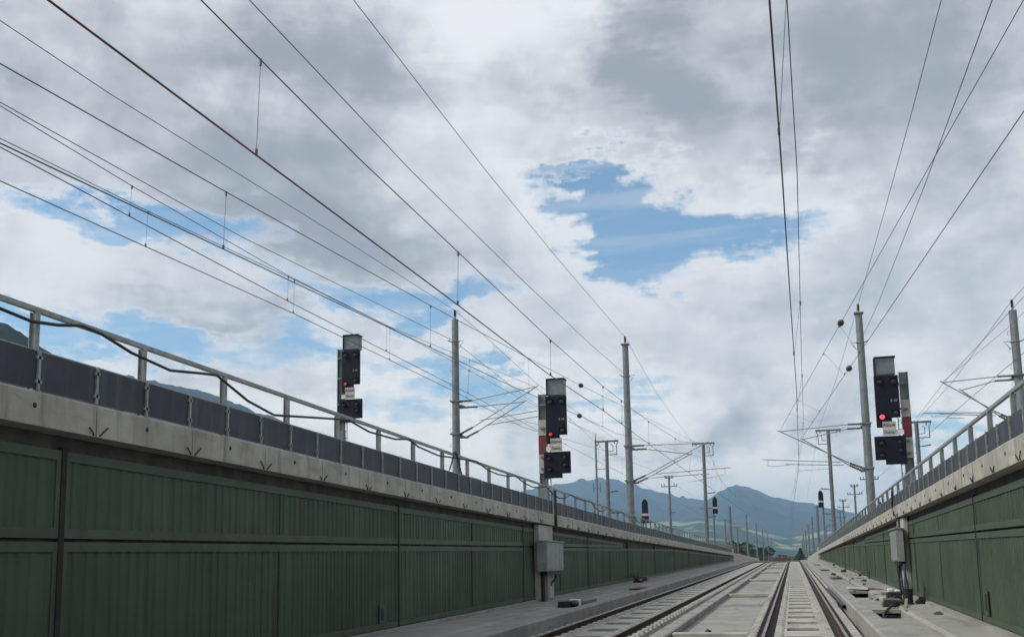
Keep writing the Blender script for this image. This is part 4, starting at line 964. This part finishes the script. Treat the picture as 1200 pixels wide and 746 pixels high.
for i, (c, ang, lb) in enumerate((((2.95, 52.5), 0.7, 'bundle of grey cable stubs sticking up from the right walkway'), ((-7.5, 50.5), 2.4, 'dark cable stubs sticking up at the foot of the left wall'), ((2.9, 84), 0.9, 'tiny cable stubs sticking up far along the right walkway'))):
    m = MB(); z = base(c[1])
    for k in range(4):
        a = ang+k*0.5; m.tube([(c[0]+0.06*k, c[1]+0.1*k, z), (c[0]+0.06*k+0.08*math.cos(a), c[1], z+0.22), (c[0]+0.06*k-0.3+0.15*k, c[1]+0.2*math.sin(a), z+0.45-0.07*k)], 0.03, 6)
    m.tube([(c[0]-0.1, c[1], z+0.04), (c[0]+0.4, c[1]-0.3, z+0.06)], 0.05, 6)
    tag(m.build('cable_stub', 'hood' if i != 1 else 'rubber'), lb, 'cable', 'cable ends standing out of the walkways')
rn0 = random.Random(5)
for i in range(16):
    x = rn0.uniform(1.85, 3.05); y = rn0.uniform(24, 60)
    rag((x, y, base(y)+(0.012 if x > 2.45 else -0.02)), rn0.uniform(0.025, 0.06), rn0.uniform(0.02, 0.05), 'fist sized crumb of concrete rubble strewn along the right walkway and trough', rn0.choice(['brown', 'brownc', 'rubber']), 20+i)
# outlet posts at wall foot
for i, (x, y) in enumerate(((XR-0.1, 28.9), (XR-0.1, 49), (XR-0.1, 70))):
    m = MB().box(x-0.03, x+0.03, y-0.05, y+0.05, base(y)+0.075, base(y)+0.45)
    tag(m.build('marker_post', 'green2', bevel=0.01), ['nearest short green marker post at the foot of the right wall', 'middle short green marker post at the foot of the right wall', 'farthest short green marker post at the foot of the right wall'][i], 'marker post', 'marker posts at the right wall foot')

# ------------------------------------------------------------------ dark bundle behind the right railing
t = thing('fire_extinguisher', 'dark rounded container standing behind the right railing', 'container', (3.62, 45.3, zrr(45)))
MB().tube([(0, 0, 0), (0, 0, 0.06), (0, 0, 0.50), (0, 0, 0.62), (0, 0, 0.70)], [0.20, 0.22, 0.21, 0.14, 0.06], 16).build('body', 'rubber', t, smooth=True)
MB().tube([(0, 0, 0.68), (0, 0, 0.78)], 0.035, 8).build('valve', 'signal', t)
t.name = 'container'

# ------------------------------------------------------------------ hills
from mathutils import noise as mnoise
def ridge(name, prof, rfoot, rtop, m, amp, azs, zf=1.0, jag=1.0, seed=0, nb=34, kind='structure', label=None):
    az = []; a = azs[0]
    while a <= azs[1]+1e-6: az.append(a); a += azs[2]
    rows = nb; vs = []; fs = []
    for a in az:
        e = lerp(prof, a); ar = math.radians(a)
        for j in range(rows+1):
            f = j/rows*1.25
            r = rfoot+(rtop-rfoot)*f
            ztop = CZ + math.tan(math.radians(e))*rtop
            g = f**1.15 if f <= 1 else 1-(f-1)*1.6
            p = Vector((math.sin(ar)*r, math.cos(ar)*r, 0))
            n = mnoise.fractal(p*(1/ (rtop*0.10))+Vector((seed, 0, 0)), 1.0, 2.1, 6)
            rid = 1-abs(mnoise.fractal(p*(1/(rtop*0.055))+Vector((0, seed, 3)), 1.0, 2.0, 4))*1.6
            k = math.sin(min(f, 1)*math.pi)
            z = zf + (ztop-zf)*g + amp*(n*0.9+rid*0.55-0.45)*k*(ztop-zf) + (amp*0.16*(ztop-zf)*mnoise.fractal(p*(1/(rtop*0.012)), 1, 2, 3))*(0.3 if f < 0.1 else 1)
            if 0.9 < f <= 1.05: z += jag*(ztop-zf)*(0.022*mnoise.fractal(p*(1/(rtop*0.006)), 1, 2, 3)+0.010*mnoise.fractal(p*(1/(rtop*0.03)), 1, 2, 3))
            vs.append((p.x, p.y, z if j else -30))
    c = rows+1
    for i in range(len(az)-1):
        for j in range(rows): fs.append((i*c+j, (i+1)*c+j, (i+1)*c+j+1, i*c+j+1))
    o = MB().add(vs, fs).build(name, m, smooth=True)
    tag(o, kind=kind)
    return o
FAR = [(-60, 5.5), (-40, 4.5), (-25, 3.3), (-20.88, 3.05), (-17.08, 3.71), (-15.17, 4.01), (-13.25, 4.49), (-10.38, 4.76), (-8.5, 4.43), (-7.1, 3.96), (-5.72, 3.64), (-4.34, 3.42), (-3.63, 3.86), (-2.84, 4.16), (-2.02, 4.04),
       (-1.15, 3.55), (0.18, 3.23), (1.48, 2.91), (3.19, 2.49), (4.46, 2.27), (7.32, 1.69), (15, 1.9), (25, 3.5), (50, 5.0)]
ridge('mountains', FAR, 4200, 9000, 'hill_far', 0.20, (-62, 52, 0.22), seed=3)
ridge('hills', [(-60, 0.5), (-13.33, 1.04), (-10.47, 1.69), (-7.64, 2.24), (-4.84, 2.45), (-3.03, 2.13), (-1.25, 1.62), (0.07, 1.31), (1.4, 1.55), (3.16, 1.95), (5.69, 1.87), (12, 1.2), (50, 2)], 3000, 5600, 'hill_mid', 0.16, (-60, 50, 0.22), seed=9)
ridge('hills', [(-70, 15), (-53, 11.2), (-45.8, 10.95), (-42, 10.7), (-38.0, 10.55), (-34.2, 10.0), (-32, 9.6), (-29.3, 8.67), (-27, 7.77), (-23.7, 6.84), (-19.9, 5.64), (-17, 4.89), (-14.2, 3.42), (-10.46, 1.93), (-7, 0.6), (-5, 0.1)], 1400, 3800, 'hill_far', 0.10, (-70, -5, 0.22), seed=21, jag=0.22)
ridge('hills', [(-75, 18), (-53, 16.2), (-46, 13.75), (-42.16, 12.64), (-40.95, 12.06), (-39.7, 11.28), (-38.0, 10.2), (-34, 6.5), (-28, 2), (-25, 0.2)], 500, 1300, 'hill_near', 0.06, (-75, -25, 0.2), seed=33, jag=0.25)

# ------------------------------------------------------------------ far bushes, trees, buildings near the crest
def leaves(mb, c, rx, ry, rz, n, s, rn):
    for _ in range(n):
        while True:
            p = Vector((rn.uniform(-1, 1), rn.uniform(-1, 1), rn.uniform(-1, 1)))
            if p.length < 1: break
        p = Vector((c[0]+p.x*rx, c[1]+p.y*ry, c[2]+p.z*rz))
        d = Vector((rn.gauss(0, 1), rn.gauss(0, 1), rn.gauss(0, 1))).normalized(); e = d.orthogonal().normalized()*s*rn.uniform(.6, 1.3); g = d.cross(e)
        mb.add([p-e, p-g*0.6, p+e, p+g*0.6], [(0, 1, 2, 3)])
rn = random.Random(11)
m = MB()
for k in range(70):
    y = rn.uniform(255, 420); x = rn.uniform(-26, -9.5); h = rn.uniform(0.8, 2.0)+(y-250)*0.008*rn.random()
    leaves(m, (x, y, 1.7+h*0.5), rn.uniform(1.2, 2.8), 2, h, 60, 0.35, rn)
tag(m.build('bushes', 'leaf'), 'dark scrub beside the tracks left of the vanishing point', 'bushes', kind='stuff')
m = MB()
for k in range(60):
    y = rn.uniform(420, 520); x = rn.uniform(-14, 14); h = rn.uniform(0.8, 2.1)
    leaves(m, (x, y, 1.7+h*0.4), rn.uniform(1.0, 2.5), 2, h, 50, 0.4, rn)
tag(m.build('bushes', 'leaf2'), 'reddish brown scrub behind the end of the tracks', 'bushes', kind='stuff')
def tree(x, y, h, w, label, conifer):
    t = thing('tree', label, 'tree', (x, y, 1.7), 'trees near the vanishing point')
    m = MB().tube([(0, 0, -0.2), (0.1, 0, h*0.5), (0, 0, h*0.9)], [0.25, 0.16, 0.04], 7)
    for k in range(6):
        a = k*1.1; z = h*(0.3+0.09*k); m.tube([(0.05, 0, z), (math.cos(a)*w*0.5, math.sin(a)*w*0.5, z+0.5)], [0.07, 0.02], 5)
    m.build('trunk', 'bark', t)
    m = MB(); n = 9
    for k in range(n*3):
        f = rn.random(); a = rn.uniform(0, 6.28)
        rr = w*(1-f)*0.55 if conifer else w*0.45*math.sin(math.pi*(0.15+0.8*f))
        z = h*(0.15+0.83*f) if conifer else h*(0.35+0.55*f)
        leaves(m, (math.cos(a)*rr, math.sin(a)*rr, z), 0.25+rr*0.5, 0.25+rr*0.5, h*0.06, 45, 0.25, rn)
    m.build('crown', 'leaf', t)
tree(2.4, 360, 4.2, 2.2, 'dark conifer right of the vanishing point', True)
for i, (x, y, h, w, lb) in enumerate(((-14, 330, 6.5, 5, 'largest broad tree left of the vanishing point, behind the scrub'), (-19, 350, 7.5, 6, 'leftmost broad tree behind the low left wall'), (-10.5, 360, 5.0, 4, 'small rounded tree closest to the tracks left of the vanishing point'), (-9.0, 400, 6.0, 4, 'far tree between the left mast row and the tracks'))):
    tree(x, y, h, w, lb, False)
def house(x, y, w, d, h, label):
    t = thing('house', label, 'house', (x, y, 1.7), 'small houses beyond the crest')
    wl = MB().box(-w/2, w/2, -d/2, d/2, 0, h).build('wall', 'plaster', t)
    m = MB(); m.add([(-w/2-.4, -d/2-.4, h), (w/2+.4, -d/2-.4, h), (w/2+.4, d/2+.4, h), (-w/2-.4, d/2+.4, h), (-w/2-.4, 0, h+w*0.28), (w/2+.4, 0, h+w*0.28)], [(0, 1, 5, 4), (2, 3, 4, 5), (0, 4, 3), (1, 2, 5), (3, 2, 1, 0)])
    m.build('roof', 'roof', t)
    for k in (-1, 1): MB().box(k*w*0.25-0.5, k*w*0.25+0.5, -d/2-0.03, -d/2-0.003, h*0.4, h*0.75).build('window', 'lens', wl)
house(-30, 560, 11, 9, 5.0, 'small house with a dull red roof beyond the scrub left of the vanishing point')

# ------------------------------------------------------------------ haze
m = MB().box(-13000, 13000, -500, 13500, -60, 860)
hz = bpy.data.materials.new('haze_air'); hz.use_nodes = True; t = hz.node_tree; t.nodes.clear()
pv = N(t, 'ShaderNodeVolumePrincipled'); pv.inputs['Color'].default_value = (0.44, 0.71, 1.0, 1); pv.inputs['Density'].default_value = 1.2e-4; pv.inputs['Anisotropy'].default_value = 0.0
oo = N(t, 'ShaderNodeOutputMaterial'); t.links.new(pv.outputs[0], oo.inputs['Volume'])
tag(m.build('haze', hz), kind='stuff')
